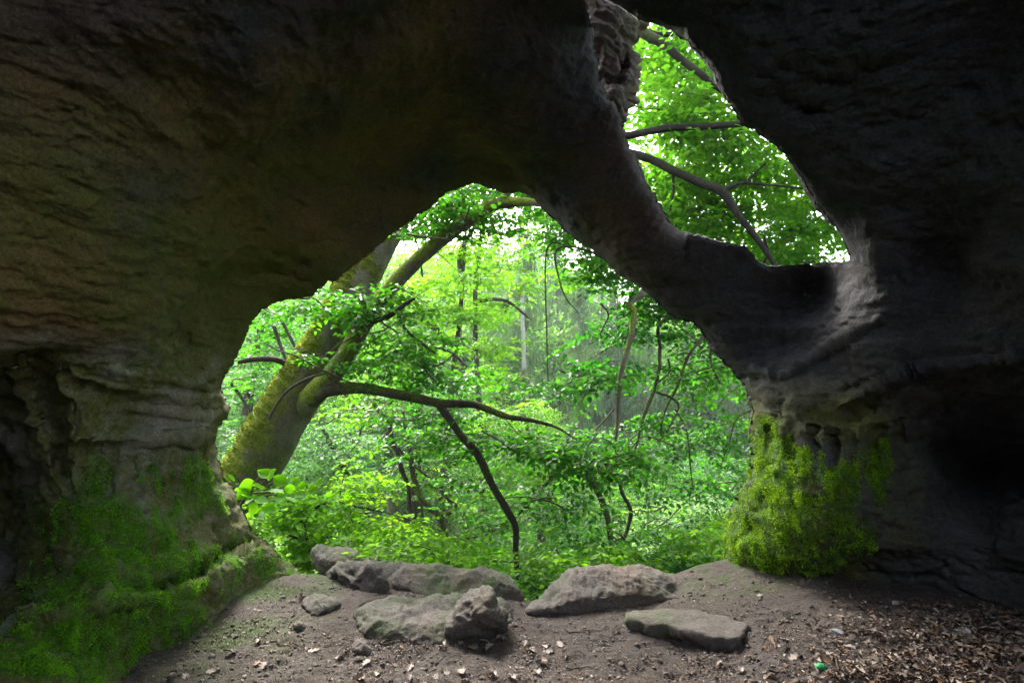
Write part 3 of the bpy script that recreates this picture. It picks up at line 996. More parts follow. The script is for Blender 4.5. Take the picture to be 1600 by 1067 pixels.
# outer rock seen through the upper window, standing beyond the bridge
V1, Q1, n1 = pillow([(900,-45),(960,-20),(1003,28),(1001,48),(992,66),(986,84),(975,100),(965,125),(950,150),(925,120),(905,60)],
                lambda px, py: 4.35 + 0.0015 * (px - 900) + 0.001 * (py - 60), 0.32, 55, 12.0, rough=.035, strata=.05)
V2, Q2, n2 = pillow([(940,120),(962,112),(984,90),(994,93),(997,112),(993,140),(986,168),(978,188),(966,215),(945,190),(930,150)],
                lambda px, py: 4.45 + 0.001 * (px - 940), 0.28, 34, 13.0, rough=.03, strata=.05)
VV, QQ = np.vstack([V1, V2]), np.vstack([Q1, Q2 + len(V1)])
led = make_mesh("outer_ledge", VV, QQ, M_LEDGE, parent=cave, attrs={"algae": np.clip(.3 * fbm(VV * 3, 3), 0, 1), "rust": np.clip(.3 + fbm(VV * 2, 3), 0, 1)})
led["label"] = "pale brown layered rock lit beyond the bridge"

# ------------------------------------------------------------------ litter on the floor
def dry_material():
    m, nt, out = mat_new("dry_leaf")
    ramp = nt.nodes.new("ShaderNodeValToRGB")
    el = ramp.color_ramp.elements
    el[0].position, el[0].color = 0.0, (0.045, 0.03, 0.022, 1)
    el[1].position, el[1].color = 1.0, (0.40, 0.34, 0.29, 1)
    for p_, c_ in ((0.25, (0.11, 0.075, 0.055, 1)), (0.5, (0.20, 0.155, 0.125, 1)), (0.60, (0.20, 0.11, 0.05, 1)), (0.7, (0.26, 0.21, 0.175, 1))):
        e = el.new(p_); e.color = c_
    nt.links.new(attr(nt, "tint"), ramp.inputs[0])
    f, n = noise_fac(nt, 90, 3, .6, .3, .7)
    c = mixc(nt, 1.0, ramp.outputs[0], mixc(nt, f, (.75, .75, .75), (1.15, 1.15, 1.15)), 'MULTIPLY')
    bs = N(nt, "ShaderNodeBsdfPrincipled", Roughness=0.7)
    bs.inputs["Specular IOR Level"].default_value = 0.3
    nt.links.new(c, bs.inputs["Base Color"])
    nt.links.new(bs.outputs[0], out.inputs[0])
    return m
M_DRY = dry_material()

def leaf_grid(seed, curl=0.5, lobes=True):
    """a dry leaf: 7 x 3 net, lobed edge, curled and twisted; length 1, flat in XY"""
    r = np.random.default_rng(seed)
    ts = np.linspace(0, 1, 9)
    V = []
    ph = r.uniform(0, 6)
    for i, t in enumerate(ts):
        w = 0.30 * np.sin(np.pi * t ** 0.85) ** 0.8
        if lobes:
            w *= 0.78 + 0.3 * np.cos(i * np.pi + ph * .0)
        for s in (-1, -0.5, 0, 0.5, 1):
            x = s * w
            z = curl * (abs(s) ** 1.5) * w * r.uniform(.5, 1.5) + 0.13 * curl * np.sin(3 * t + ph) + r.normal(0, .012)
            V.append((x, t - .5, z + 0.03 * np.sin(5 * t + 3 * s + ph)))
    V = np.array(V)
    Q = [(5 * i + j, 5 * i + j + 1, 5 * i + j + 6, 5 * i + j + 5) for i in range(8) for j in range(4)]
    return V, np.array(Q)

def small_leaf(seed, curl):
    V, Q = leaf_grid(seed, curl)
    k = np.array([5 * i + j for i in (0, 2, 5, 8) for j in (0, 2, 4)])
    return V[k], np.array([(3 * i + j, 3 * i + j + 1, 3 * i + j + 4, 3 * i + j + 3) for i in range(3) for j in range(2)])

def rot_matrices(yaw, pitch, roll):
    cy, sy, cp, sp, cr, sr = np.cos(yaw), np.sin(yaw), np.cos(pitch), np.sin(pitch), np.cos(roll), np.sin(roll)
    z, o = np.zeros_like(yaw), np.ones_like(yaw)
    Rz = np.stack([cy, -sy, z, sy, cy, z, z, z, o], -1).reshape(-1, 3, 3)
    Rx = np.stack([o, z, z, z, cp, -sp, z, sp, cp], -1).reshape(-1, 3, 3)
    Ry = np.stack([cr, z, sr, z, o, z, -sr, z, cr], -1).reshape(-1, 3, 3)
    return Rz @ Rx @ Ry

def scatter(templates, pos, yaw, pitch, roll, scale, tint, r):
    """copies of small templates (V,Q[,leaf tint offset, material index]) merged into arrays"""
    R = rot_matrices(yaw, pitch, roll)
    which = r.integers(0, len(templates), len(pos))
    Vs, Qs, Ts, Ms, base = [], [], [], [], 0
    for k, tp in enumerate(templates):
        s = np.where(which == k)[0]
        if not len(s):
            continue
        tv, tq = tp[0], tp[1]
        v = np.einsum('nij,mj->nmi', R[s], tv) * scale[s][:, None, None] + pos[s][:, None, :]
        Vs.append(v.reshape(-1, 3))
        Qs.append((tq[None] + (np.arange(len(s)) * len(tv))[:, None, None] + base).reshape(-1, tq.shape[1]))
        off = tp[2] if len(tp) > 2 else np.zeros(len(tv))
        Ts.append((tint[s][:, None] + off[None]).ravel())
        mi = tp[3] if len(tp) > 3 else np.zeros(len(tq), int)
        Ms.append(np.tile(mi, len(s)))
        base += len(s) * len(tv)
    return np.vstack(Vs), np.vstack(Qs), np.clip(np.concatenate(Ts), 0, 1), np.concatenate(Ms)

def px_on_floor(n, gen, r):
    """n floor points whose picture positions come from gen(n); vectorised ray march on the ground"""
    a, b = gen(n)
    d = 1.5 * F / (b - HOR)
    for _ in range(8):
        x = (a - 800) / F * d
        d = (CAMZ - ground_z(x, d)) * F / (b - HOR)
    x = (a - 800) / F * d
    return np.column_stack([x, d, ground_z(x, d)])

tmpl_small = [small_leaf(s, c) for s, c in zip(range(20, 30), (.3, .6, .9, .4, .7, 1.1, .2, .5, .8, 1.3))]

def leaf_litter():
    r = np.random.default_rng(21)
    def gen(n):
        a, b = [], []
        while len(a) < n:
            u, w = r.uniform(1130, 1690), r.uniform(925, 1120)
            lim = 1.0 * sstep(1180, 1520, u + 0.8 * (w - 1000)) * sstep(930, 965, w - 0.02 * (1500 - u))
            if r.random() < lim:
                a.append(u); b.append(w)
        return np.array(a), np.array(b)
    n = 5200
    p = px_on_floor(n, gen, r)
    p[:, 2] += r.uniform(0.002, 0.03, n)
    V, Q, T, M = scatter(tmpl_small, p, r.uniform(0, 6.28, n), r.normal(0, .24, n), r.normal(0, .28, n),
                         r.gamma(4, 0.0056, n) + .006, np.clip(r.beta(1.8, 2.5, n), 0, 1), r)
    o = make_mesh("leaf_litter", V, Q, M_DRY, attrs={"tint": T})
    tag(o, "drift of brown and grey dry leaves at the right foreground", "leaf litter", kind="stuff")
leaf_litter()

def crumbs():
    r = np.random.default_rng(22)
    def gen(n):
        return r.uniform(150, 1640, n), 880 + 230 * r.uniform(0, 1, n) ** 0.8
    n = 34000
    p = px_on_floor(n, gen, r)
    ok = (p[:, 1] < edge_y(p[:, 0]) + .1)
    p = p[ok]; n = len(p)
    # gathered in drifts
    dn = fbm(p * np.array([2.2, 2.2, 0]) + 5, 3)
    keep = r.random(n) < np.clip(.42 + 1.0 * dn, .06, 1)
    p = p[keep]; n = len(p)
    p[:, 2] += 0.003
    V, Q, T, M = scatter(tmpl_small, p, r.uniform(0, 6.28, n), r.normal(0, .3, n), r.normal(0, .3, n),
                         r.gamma(2.0, 0.0042, n) + .004, np.clip(r.beta(2.0, 2.0, n), 0, 1), r)
    o = make_mesh("leaf_crumbs", V, Q, M_DRY, attrs={"tint": T})
    tag(o, "bark chips and leaf crumbs strewn over the soil floor", "leaf crumbs", kind="stuff")
crumbs()

LEAF_VARIANTS = []
for s in range(6):
    V, Q = leaf_grid(100 + s, (0.35, 0.6, 0.9, 0.5, 1.2, 0.2)[s])
    LEAF_VARIANTS.append((V, Q))

def fallen_leaf(px, py, size, tint, label, group, k, yaw=None, pitch=None):
    r = np.random.default_rng(500 + k)
    p = on_ground(px, py)
    V, Q = LEAF_VARIANTS[k % 6]
    o = make_mesh("fallen_leaf", V * size, Q, M_DRY, attrs={"tint": np.full(len(V), tint)})
    o.location = (p[0], p[1], p[2] + 0.10 * size)
    o.rotation_euler = (r.normal(0, .2) if pitch is None else pitch, r.normal(0, .2), r.uniform(0, 6.28) if yaw is None else yaw)
    tag(o, label, "fallen leaf", group)

spots = {
 "pale dry leaf on the soil in front of the dark pitted block": [(752,1009),(765,1013),(783,999),(757,1002),(690,1010),(664,999),(720,1006),(740,1014)],
 "pale dry leaf on the soil below the gap between the boulders": [(823,1007),(833,1017),(784,1000),(856,1019),(875,1008),(852,1012),(846,1036)],
 "pale dry leaf on the soil around the small dark pointed stone": [(531,1028),(512,1040),(490,1018),(573,1036),(590,1055),(625,1012),(640,1045)],
 "pale dry leaf at the bottom edge of the picture": [(640,1063),(700,1052),(722,1050),(840,1052),(800,1062),(560,1062),(770,1057),(680,1060)],
 "dry leaf on the soil beside the left mossy ledge": [(402,1037),(412,1043),(403,1003),(456,940),(470,938),(330,1050),(290,1058),(360,1022)],
 "dry leaf on bare soil between flat slab and leaf drift": [(1043,1053),(1172,1029),(1196,1016),(1240,1028),(1225,1000),(1158,1048),(1120,1040)],
}
k = 0
for lab, ps in spots.items():
    for (a, b) in ps:
        fallen_leaf(a, b, 0.055 + 0.035 * ((k * 37) % 10) / 10, 0.62 + 0.30 * ((k * 53) % 10) / 10, lab, "fallen leaves on the cave floor", k)
        k += 1
fallen_leaf(616, 1040, 0.04, 0.62, "orange-brown leaf left of the pale leaves in the foreground", "fallen leaves on the cave floor", 61)
fallen_leaf(1193, 981, 0.045, 0.62, "rusty leaf lying right of the flat stone slab", "fallen leaves on the cave floor", 62)
fallen_leaf(1446, 990, 0.045, 0.62, "bright rust leaf on top of the leaf drift", "fallen leaves on the cave floor", 63)
fallen_leaf(1097, 1010, 0.07, 0.42, "brown leaf leaning on the flat slab's front edge", "fallen leaves on the cave floor", 64, pitch=1.0, yaw=.3)
fallen_leaf(1253, 915, 0.085, 0.45, "large brown leaf propped upright at the right pillar's mossy foot", "fallen leaves on the cave floor", 65, pitch=1.25, yaw=-.4)
fallen_leaf(1187, 931, 0.05, 0.72, "small tan leaf on the soil behind the flat slab", "fallen leaves on the cave floor", 66)

def gravel():
    r = np.random.default_rng(31)
    def gen(n):
        return r.uniform(200, 1640, n), 890 + 220 * r.uniform(0, 1, n) ** .8
    p = px_on_floor(2600, gen, r)
    p = p[p[:, 1] < edge_y(p[:, 0])]
    tm = []
    for k in range(6):
        v = np.array([(x, y, z) for x in (-.5, .5) for y in (-.5, .5) for z in (-.35, .35)]) * r.uniform(.6, 1.1, (8, 3))
        tm.append((v, np.array([(0, 1, 3, 2), (4, 6, 7, 5), (0, 4, 5, 1), (2, 3, 7, 6), (0, 2, 6, 4), (1, 5, 7, 3)])))
    n = len(p)
    V, Q, T, M = scatter(tm, p, r.uniform(0, 6, n), r.normal(0, .3, n), r.normal(0, .3, n), r.gamma(1.6, .0055, n) + .004, r.uniform(0, 1, n), r)
    o = make_mesh("gravel", V, Q, M_BOULDER, attrs={"algae": 0 * T, "rust": .4 * T}, smooth=False)
    tag(o, "small stones and grit trodden into the soil floor", "gravel", kind="stuff")
gravel()

def fallen_twig(px, py, ang, ln, label, k):
    r = np.random.default_rng(800 + k)
    c = on_ground(px, py)
    pts = []
    for t in np.linspace(-.5, .5, 6):
        x, y = c[0] + ln * t * math.cos(ang) + r.normal(0, .006), c[1] + ln * t * math.sin(ang) + r.normal(0, .006)
        pts.append((x, y, float(ground_z(np.array([x]), np.array([y]))[0]) + .006))
    V, Q, _ = tube(pts, np.linspace(.005, .0022, 6), 6, .1, k)
    o = make_mesh("fallen_twig", V - c, Q, M_TWIG)
    o.location = c
    tag(o, label, "twig", "twigs on the cave floor")
TWIGS = [(912, 987, .25, .20, "thin dark stick lying below the broad smooth boulder"), (1062, 1003, -.3, .16, "short twig in front of the flat stone slab"),
         (1140, 1012, .7, .14, "short twig right below the flat slab's front corner"), (620, 1000, .15, .18, "thin twig left of the dark pitted block"),
         (440, 1010, -.5, .2, "thin twig on the soil near the left mossy ledge"), (1235, 965, .4, .18, "thin twig behind the leaf drift's left end"),
         (905, 1045, -.2, .15, "thin twig on bare soil in the middle foreground"), (1310, 1030, 1.0, .16, "thin twig at the leaf drift's edge beside the green nut")]
M_CHIP = plain_material("grey_slate", (0.19, 0.19, 0.205), (0.27, 0.27, 0.285), 20, .7)
def chip(px, py, size, label, seed):
    r = np.random.default_rng(seed)
    n = 9
    a = np.sort(r.uniform(0, 6.28, n))
    rad = size * r.uniform(.7, 1.1, n)
    top = np.column_stack([rad * np.cos(a), .7 * rad * np.sin(a), np.full(n, .012) + r.normal(0, .002, n)])
    bot = top * np.array([1.05, 1.05, 0]) - np.array([0, 0, .012])
    c1 = np.array([[0, 0, .014]])
    V = np.vstack([top * np.array([.93, .93, 1]), top - np.array([0, 0, .003]), bot, c1])
    Q = []
    for i in range(n):
        j = (i + 1) % n
        Q += [(i, i + n, j + n, j), (i + n, i + 2 * n, j + 2 * n, j + n)]
    T = [(3 * n, i, (i + 1) % n, (i + 1) % n) for i in range(n)]
    me_v = V
    o = make_mesh("stone_chip", me_v, np.array(Q + [(3 * n, i, (i + 1) % n, 3 * n) for i in range(0)]), M_CHIP, smooth=False)
    import bmesh
    bm = bmesh.new(); bm.from_mesh(o.data); bm.verts.ensure_lookup_table()
    for i in range(n):
        bm.faces.new((bm.verts[3 * n], bm.verts[i], bm.verts[(i + 1) % n]))
    bmesh.ops.recalc_face_normals(bm, faces=bm.faces)
    bm.to_mesh(o.data); bm.free()
    p = on_ground(px, py)
    o.location = (p[0], p[1], p[2] + .006)
    o.rotation_euler = (r.normal(.1, .1), r.normal(0, .1), r.uniform(0, 6))
    tag(o, label, "stone")
chip(1310, 990, .04, "small flat grey stone chip on bare soil left of the leaf drift", 1)
chip(1503, 990, .055, "flat grey stone chip lying on the leaf drift", 2)
chip(1400, 944, .03, "small grey chip in the shade below the right wall", 3)

def green_lump():
    r = np.random.default_rng(9)
    nu, nv = 24, 14
    V = []
    for i in range(nv + 1):
        th = math.pi * i / nv
        for j in range(nu):
            ph = 2 * math.pi * j / nu
            V.append((0.030 * math.sin(th) * math.cos(ph), 0.026 * math.sin(th) * math.sin(ph), 0.018 * math.cos(th)))
    V = np.array(V)
    V *= (1 + .12 * perlin(V * 60))[:, None]
    Q = [(i * nu + j, i * nu + (j + 1) % nu, (i + 1) * nu + (j + 1) % nu, (i + 1) * nu + j) for i in range(nv) for j in range(nu)]
    m = plain_material("green_skin", (0.012, 0.16, 0.045), (0.02, 0.24, 0.075), 60, .5, .003)
    o = make_mesh("green_nut", V, np.array(Q), m)
    p = on_ground(1283, 1046)
    o.location = (p[0], p[1], p[2] + .013)
    tag(o, "small round bright green nut-like object on the soil", "nut")
green_lump()
# ------------------------------------------------------------------ foliage building blocks
def leaf6(L, W, r, fold=0.25, droop=0.12):
    """one leaf along +Y, two faces folded on the midrib"""
    zf = fold * W
    return np.array([(0, 0, 0), (-.5 * W, .30 * L, zf), (-.46 * W, .66 * L, zf - droop * L * .5), (0, L, -droop * L),
                     (.46 * W, .66 * L, zf - droop * L * .5), (.5 * W, .30 * L, zf)])

def spray(seed, length=0.5, leaf=0.078, nside=2, wr=0.58):
    """a flat beech spray: zigzag twig, side twigs, alternate leaves"""
    r = np.random.default_rng(seed)
    V, Q, T, M = [], [], [], []
    def twig(p0, ang, ln, lf, first=True):
        n = max(3, int(ln / (leaf * .56)))
        p = np.array(p0, float)
        path = [p.copy()]
        a = ang
        for i in range(n):
            a = ang + (0.16 if i % 2 else -0.16) + r.normal(0, .05)
            p = p + ln / n * np.array([math.sin(a), math.cos(a), 0]) + np.array([0, 0, -0.012 * i / n * (ln / .5) + r.normal(0, .002)])
            path.append(p.copy())
            s = 1 if i % 2 else -1
            if i < 1 and first:
                continue
            la = a + s * r.uniform(.7, 1.05) if i < n - 1 else a
            L = lf * r.uniform(.75, 1.15) * (1 - .25 * abs(i / n - .5))
            lv = leaf6(L, L * wr * r.uniform(.9, 1.1), r, r.uniform(.05, .35), r.uniform(0, .3))
            ro, pi = r.normal(0, .35), r.normal(-.08, .25)
            R = rot_matrices(np.array([-la]), np.array([pi]), np.array([ro]))[0]
            b = len(V)
            for q in lv @ R.T + p:
                V.append(q)
            Q.append((b, b + 1, b + 2, b + 3)); Q.append((b, b + 3, b + 4, b + 5))
            M.extend([0, 0])
            T.extend([r.normal(0, .22)] * 6)
        w = .0028 * ln / .5
        b = len(V)
        for i, c in enumerate(path):
            ww = w * (1 - .6 * i / n)
            V.append(c + np.array([ww, 0, ww * .6])); V.append(c + np.array([-ww, 0, ww * .6])); V.append(c + np.array([0, 0, -ww]))
            T.extend([0] * 3)
        for i in range(n):
            for j in range(3):
                Q.append((b + 3 * i + j, b + 3 * i + (j + 1) % 3, b + 3 * i + 3 + (j + 1) % 3, b + 3 * i + 3 + j)); M.append(1)
        return path
    main = twig((0, 0, 0), 0, length, leaf)
    for k in range(nside):
        i = min(len(main) - 2, 1 + k * 2)
        twig(main[i], (1 if k % 2 else -1) * r.uniform(.6, .9), length * r.uniform(.45, .65), leaf, False)
    return np.array(V), np.array(Q), np.array(T), np.array(M)

SPRAYS = [spray(200 + i, 0.5, 0.092) for i in range(7)]
SPRAYS_BIG = [spray(230 + i, 0.5, 0.10) for i in range(5)]

def clump(seed, n=16, leaf=0.16, rad=0.46, flat=0.26):
    """a loose clump of simple leaves for trees farther off"""
    r = np.random.default_rng(seed)
    p = r.normal(size=(n, 3)); p /= np.linalg.norm(p, axis=1)[:, None]
    p *= rad * r.uniform(.2, 1, (n, 1)) ** .6
    p[:, 2] *= flat
    L = leaf * r.uniform(.7, 1.25, n)
    R = rot_matrices(r.uniform(0, 6.28, n), r.normal(-.25, .4, n), r.normal(0, .5, n))
    base = np.array([(0, -.5, 0), (.33, 0, .06), (0, .5, -.06), (-.33, 0, .06)])
    V = np.einsum('nij,mj->nmi', R, base) * L[:, None, None] + p[:, None]
    return V.reshape(-1, 3), np.arange(4 * n).reshape(n, 4), np.repeat(r.normal(0, .14, n), 4), np.zeros(n, int)
CLUMPS = [clump(260 + i) for i in range(6)]
CLUMPS_FINE = [clump(270 + i, 18, 0.10, 0.34, .4) for i in range(6)]

def tube(pts, radii, sides=10, rough=0.04, seed=0, step=None):
    pts = np.asarray(pts, float)
    n = len(pts)
    m = 6
    q = catmull(np.column_stack([pts, radii]), n=m)
    c, rad = q[:, :3], np.maximum(q[:, 3], 0.0015)
    t = np.gradient(c, axis=0)
    t /= np.maximum(np.linalg.norm(t, axis=1), 1e-9)[:, None]
    up = np.array([0.31, -0.9, 0.29])
    V = []
    u = np.cross(t[0], up); u /= np.linalg.norm(u)
    for i in range(len(c)):
        u = u - t[i] * (u @ t[i]); u /= np.linalg.norm(u)
        w = np.cross(t[i], u)
        a = np.arange(sides) * 2 * np.pi / sides
        V.append(c[i] + rad[i] * (np.cos(a)[:, None] * u + np.sin(a)[:, None] * w))
    V = np.array(V)
    nrm = (V - c[:, None]).reshape(-1, 3)
    nrm /= np.linalg.norm(nrm, axis=1)[:, None]
    Vf = V.reshape(-1, 3)
    rr = np.repeat(rad, sides)
    Vf = Vf + nrm * (rr * rough * (fbm(Vf / np.maximum(rr.mean(), .01) * .7 + seed, 3) * 2.2))[:, None]
    k = len(c)
    i = np.arange(k - 1)[:, None] * sides
    j = np.arange(sides)[None]
    jn = (j + 1) % sides
    Q = np.stack([i + j, i + jn, i + sides + jn, i + sides + j], -1).reshape(-1, 4)
    return Vf, Q, nrm

for k_, tw_ in enumerate(TWIGS):
    fallen_twig(*tw_, k_)

def limb(name, root, pxpts, mat, moss=0.6, sides=10, rough=0.05, seed=0, mdir=(-.55, -.25, .75), mbias=0.0, label=None):
    """pxpts: (px, py, depth, width in photo pixels)"""
    pts = [P(a, b, d) for a, b, d, w in pxpts]
    rad = [w / 2 / F * d for a, b, d, w in pxpts]
    V, Q, nrm = tube(pts, rad, sides, rough, seed)
    md = np.array(mdir); md = md / np.linalg.norm(md)
    ms = np.clip((moss * (0.45 + mbias + 0.75 * (nrm @ md) + 1.0 * fbm(V * 3.5 + seed, 4)) - .38) * 2.4, 0, 1)
    o = child(name, V, Q, mat, root, attrs={"moss": ms})
    if label: o["label"] = label
    return o

def shelf_points(r, shelves):
    """shelves: (px, py, rx, ry, depth, half depth, count, scale)"""
    out, sc = [], []
    for (px, py, rx, ry, d, dd, n, s) in shelves:
        u = r.normal(size=(n, 3)); u /= np.linalg.norm(u, axis=1)[:, None]
        u *= r.uniform(0, 1, (n, 1)) ** 0.45
        D = d + dd * u[:, 2]
        X = (px + rx * u[:, 0] - 800) / F * D
        Z = CAMZ + (HOR - (py + ry * u[:, 1])) / F * D
        out.append(np.column_stack([X, D, Z])); sc.append(np.full(n, s))
    return np.vstack(out), np.concatenate(sc)

def crown(root, shelves, mat, seed, templates=None, pitch=-0.12, psd=.2, rsd=.25, tint=(.45, .2), name="crown", yaw=None, extra_twigs=0):
    r = np.random.default_rng(seed)
    p, s = shelf_points(r, shelves)
    n = len(p)
    tn = np.clip(tint[0] + 0.8 * fbm(p * 1.1 + seed, 2) + r.normal(0, tint[1] * .6, n), -.2, 1.2)
    yw = r.uniform(0, 6.28, n) if yaw is None else r.normal(yaw, .9, n)
    V, Q, T, M = scatter(templates or SPRAYS, p, yw, r.normal(pitch, psd, n), r.normal(0, rsd, n), s * r.uniform(.8, 1.2, n), tn, r)
    if extra_twigs:
        vs, qs, b = [V], [Q], len(V)
        for k in range(extra_twigs):
            a = p[r.integers(n)]
            dr = r.normal(size=3) * np.array([1, .6, .45]); dr /= np.linalg.norm(dr)
            L = r.uniform(.5, 1.3)
            pts = [a + dr * L * t + r.normal(0, .05, 3) - np.array([0, 0, .18 * t * t]) for t in np.linspace(-.5, .5, 5)]
            v, q, _ = tube(pts, np.linspace(.011, .003, 5) * r.uniform(.7, 1.3), 5, .05, k)
            vs.append(v); qs.append(q + b); b += len(v)
        nq = sum(len(x) for x in qs[1:])
        T = np.concatenate([T, np.zeros(b - len(V))])
        M = np.concatenate([M, np.ones(nq, int)])
        V, Q = np.vstack(vs), np.vstack(qs)
    return child(name, V, Q, mat, root, mats2=[M_TWIG], attrs={"tint": T}, mat_idx=M, smooth=False)

M_MOSS_TREE = leaf_material('bark_moss', (0.07, 0.11, 0.008), (0.20, 0.26, 0.016), trans=.3, tgain=1.4, spec=.1)
# ------------------------------------------------------------------ the leaning beech outside the mouth
beech = empty("beech_tree", P(318, 860, 6.6), "big mossy beech leaning right just outside the left pillar", "tree")
trunk_px = [(285,910,6.6,147),(330,850,6.6,117),(375,770,6.6,92),(420,690,6.55,83),(470,605,6.55,76),(515,530,6.6,67),(550,460,6.7,63),(580,400,6.8,57),
            (625,320,7.0,51),(690,200,7.2,44),(770,70,7.3,39),(850,-60,7.4,33),(930,-200,7.5,27)]
limb("trunk", beech, trunk_px, M_BARK, moss=1.0, sides=40, rough=.045, seed=1, mdir=(-.9, -.1, .55), mbias=.2)
limb("branch", beech, [(438,694,6.62,26),(458,662,6.52,34),(482,626,6.38,36),(512,594,6.24,32),(541,555,6.15,29),(560,520,6.1,27),(580,490,6.1,26),(600,462,6.1,25),(640,418,6.1,24),(690,374,6.1,22),
            (730,344,6.1,24),(770,322,6.05,20),(805,316,6.0,15),(840,318,6.0,11),(900,330,5.95,6)], M_BARK, moss=.85, sides=18, seed=2, mbias=.15, label="long mossy limb forking right from the trunk")
limb("branch", beech, [(462,668,6.55,20),(478,636,6.42,28),(495,618,6.3,26),(515,609,6.2,22),(560,606,6.15,18),(605,613,6.1,16),(650,622,6.05,15),(690,630,6.0,14),(740,632,5.95,12),(790,650,5.9,10),(832,657,5.9,7),(870,668,5.9,4),(905,690,5.9,2)],
     M_BARK_DARK, moss=.75, sides=14, seed=3, label="mossy branch reaching level to the right")
limb("branch", beech, [(683,628,6.0,14),(700,652,6.0,12),(722,682,6.0,12),(745,708,5.98,13),(768,755,5.95,12),(788,790,5.95,12),(805,822,5.95,11),(806,860,5.95,9),(809,905,5.95,7)],
     M_BARK_DARK, moss=.45, seed=4)
limb("branch", beech, [(770,322,6.05,16),(790,306,6.0,10),(812,286,6.0,7)], M_BARK, moss=.6, seed=5)
limb("branch", beech, [(560,512,6.1,14),(585,500,5.9,11),(610,492,5.8,9),(635,474,5.75,7),(648,466,5.7,4)], M_BARK_DARK, moss=.2, seed=6)
limb("branch", beech, [(622,490,5.8,6),(632,512,5.8,5),(650,530,5.8,4),(680,552,5.8,3)], M_BARK_DARK, moss=.1, seed=7)
limb("branch", beech, [(420,655,6.12,3),(436,626,6.1,4),(455,606,6.08,4),(490,588,6.0,4),(530,580,5.95,3)], M_BARK_DARK, moss=0, seed=8, label="thin dead reddish twig lying along the trunk")
limb("branch", beech, [(455,572,6.5,9),(430,562,6.4,10),(400,561,6.35,9),(372,566,6.3,7)], M_BARK_DARK, moss=.2, seed=9)
for k, pts in enumerate(([(362,600,7.2,6),(380,625,7.2,5),(398,655,7.2,4)], [(428,510,7.2,6),(440,545,7.2,5),(448,565,7.2,4)], [(442,505,7.2,5),(455,530,7.2,5),(464,548,7.2,4)])):
    limb("branch", beech, pts, M_BARK_DARK, moss=.2, seed=10 + k, sides=6)
# limbs seen through the upper window spring from the high trunk
limb("branch", beech, [(850,-60,7.4,25.8),(930,0,7.0,18.9),(1005,52,6.7,15.5),(1035,68,6.6,14.6),(1060,90,6.5,12.0),(1092,114,6.4,10.3),(1126,140,6.3,9.5),(1180,175,6.2,6.9)], M_BARK_BOUGH, moss=.6, sides=12, seed=20)
limb("branch", beech, [(1005,50,6.7,12.0),(1030,55,6.7,8.6),(1062,52,6.6,6.0)], M_BARK_BOUGH, moss=.6, seed=21)
limb("branch", beech, [(740,120,7.25,29.2),(860,190,6.9,18.9),(935,214,6.7,12.9),(982,212,6.6,11.2),(1040,201,6.5,11.2),(1100,198,6.4,10.3),(1160,193,6.3,9.5),(1240,180,6.2,6.0)], M_BARK_BOUGH, moss=.35, sides=12, seed=22)
limb("branch", beech, [(690,200,7.2,29.2),(830,235,6.9,18.9),(940,235,6.7,14.6),(1005,245,6.55,12.9),(1060,271,6.45,12.9),(1100,288,6.4,12.9),(1128,300,6.35,14.6),(1155,338,6.3,10.3),(1182,372,6.3,9.5),(1212,416,6.3,6.9),(1235,450,6.3,4.3)], M_BARK_BOUGH, moss=.4, sides=12, seed=23)
limb("branch", beech, [(1128,300,6.35,7.7),(1150,288,6.3,6.9),(1166,284,6.3,5.2),(1185,266,6.25,3.4),(1197,255,6.2,2.6)], M_BARK_BOUGH, moss=.2, seed=24, sides=6)
limb("branch", beech, [(1160,286,6.3,4.3),(1200,289,6.3,3.4),(1240,293,6.3,3.4),(1275,297,6.3,2.6)], M_BARK_BOUGH, moss=.1, seed=25, sides=6)
limb("branch", beech, [(1192,415,6.4,5.2),(1200,395,6.4,4.3),(1194,370,6.4,2.6)], M_BARK_BOUGH, moss=.1, seed=26, sides=6)
limb("branch", beech, [(1052,272,6.5,5.2),(1052,300,6.5,4.3),(1047,330,6.5,2.6)], M_BARK_BOUGH, moss=.1, seed=27, sides=6)
def trunk_moss():
    tr = [o for o in beech.children if o.name.split(".")[0] == "trunk"][0]
    me = tr.data
    n = len(me.vertices)
    co = np.empty(n * 3, np.float32); me.vertices.foreach_get("co", co); co = co.reshape(-1, 3)
    no = np.array([v.normal[:] for v in me.vertices])
    ms = np.array([a.value for a in me.attributes["moss"].data])
    fs = np.array([p.vertices[:] for p in me.polygons])
    r = np.random.default_rng(77)
    f = fs[r.integers(0, len(fs), 60000)]
    w = r.dirichlet((1, 1, 1, 1), len(f))
    p = (co[f] * w[:, :, None]).sum(1); nn = no[f].mean(1); m = ms[f].mean(1)
    zz = p + np.array(beech.location)
    k = (r.random(len(f)) < m) & (zz[:, 2] < 3.4)
    p, nn = p[k], nn[k]
    n = len(p)
    d = nn + r.normal(0, .6, (n, 3)); d /= np.linalg.norm(d, axis=1)[:, None]
    sd = np.cross(d, r.normal(size=(n, 3))); sd /= np.linalg.norm(sd, axis=1)[:, None]
    L = r.uniform(.014, .034, n)[:, None]
    V = np.stack([p, p + d * L * .5 + sd * L * .35, p + d * L, p + d * L * .5 - sd * L * .35], 1).reshape(-1, 3)
    t = np.repeat(np.clip(.35 + .6 * fbm(p * 6, 3) + r.normal(0, .15, n), 0, 1), 4)
    make_mesh("moss", V, np.arange(4 * n).reshape(n, 4), M_MOSS_TREE, parent=beech, attrs={"tint": t}, smooth=False)
trunk_moss()
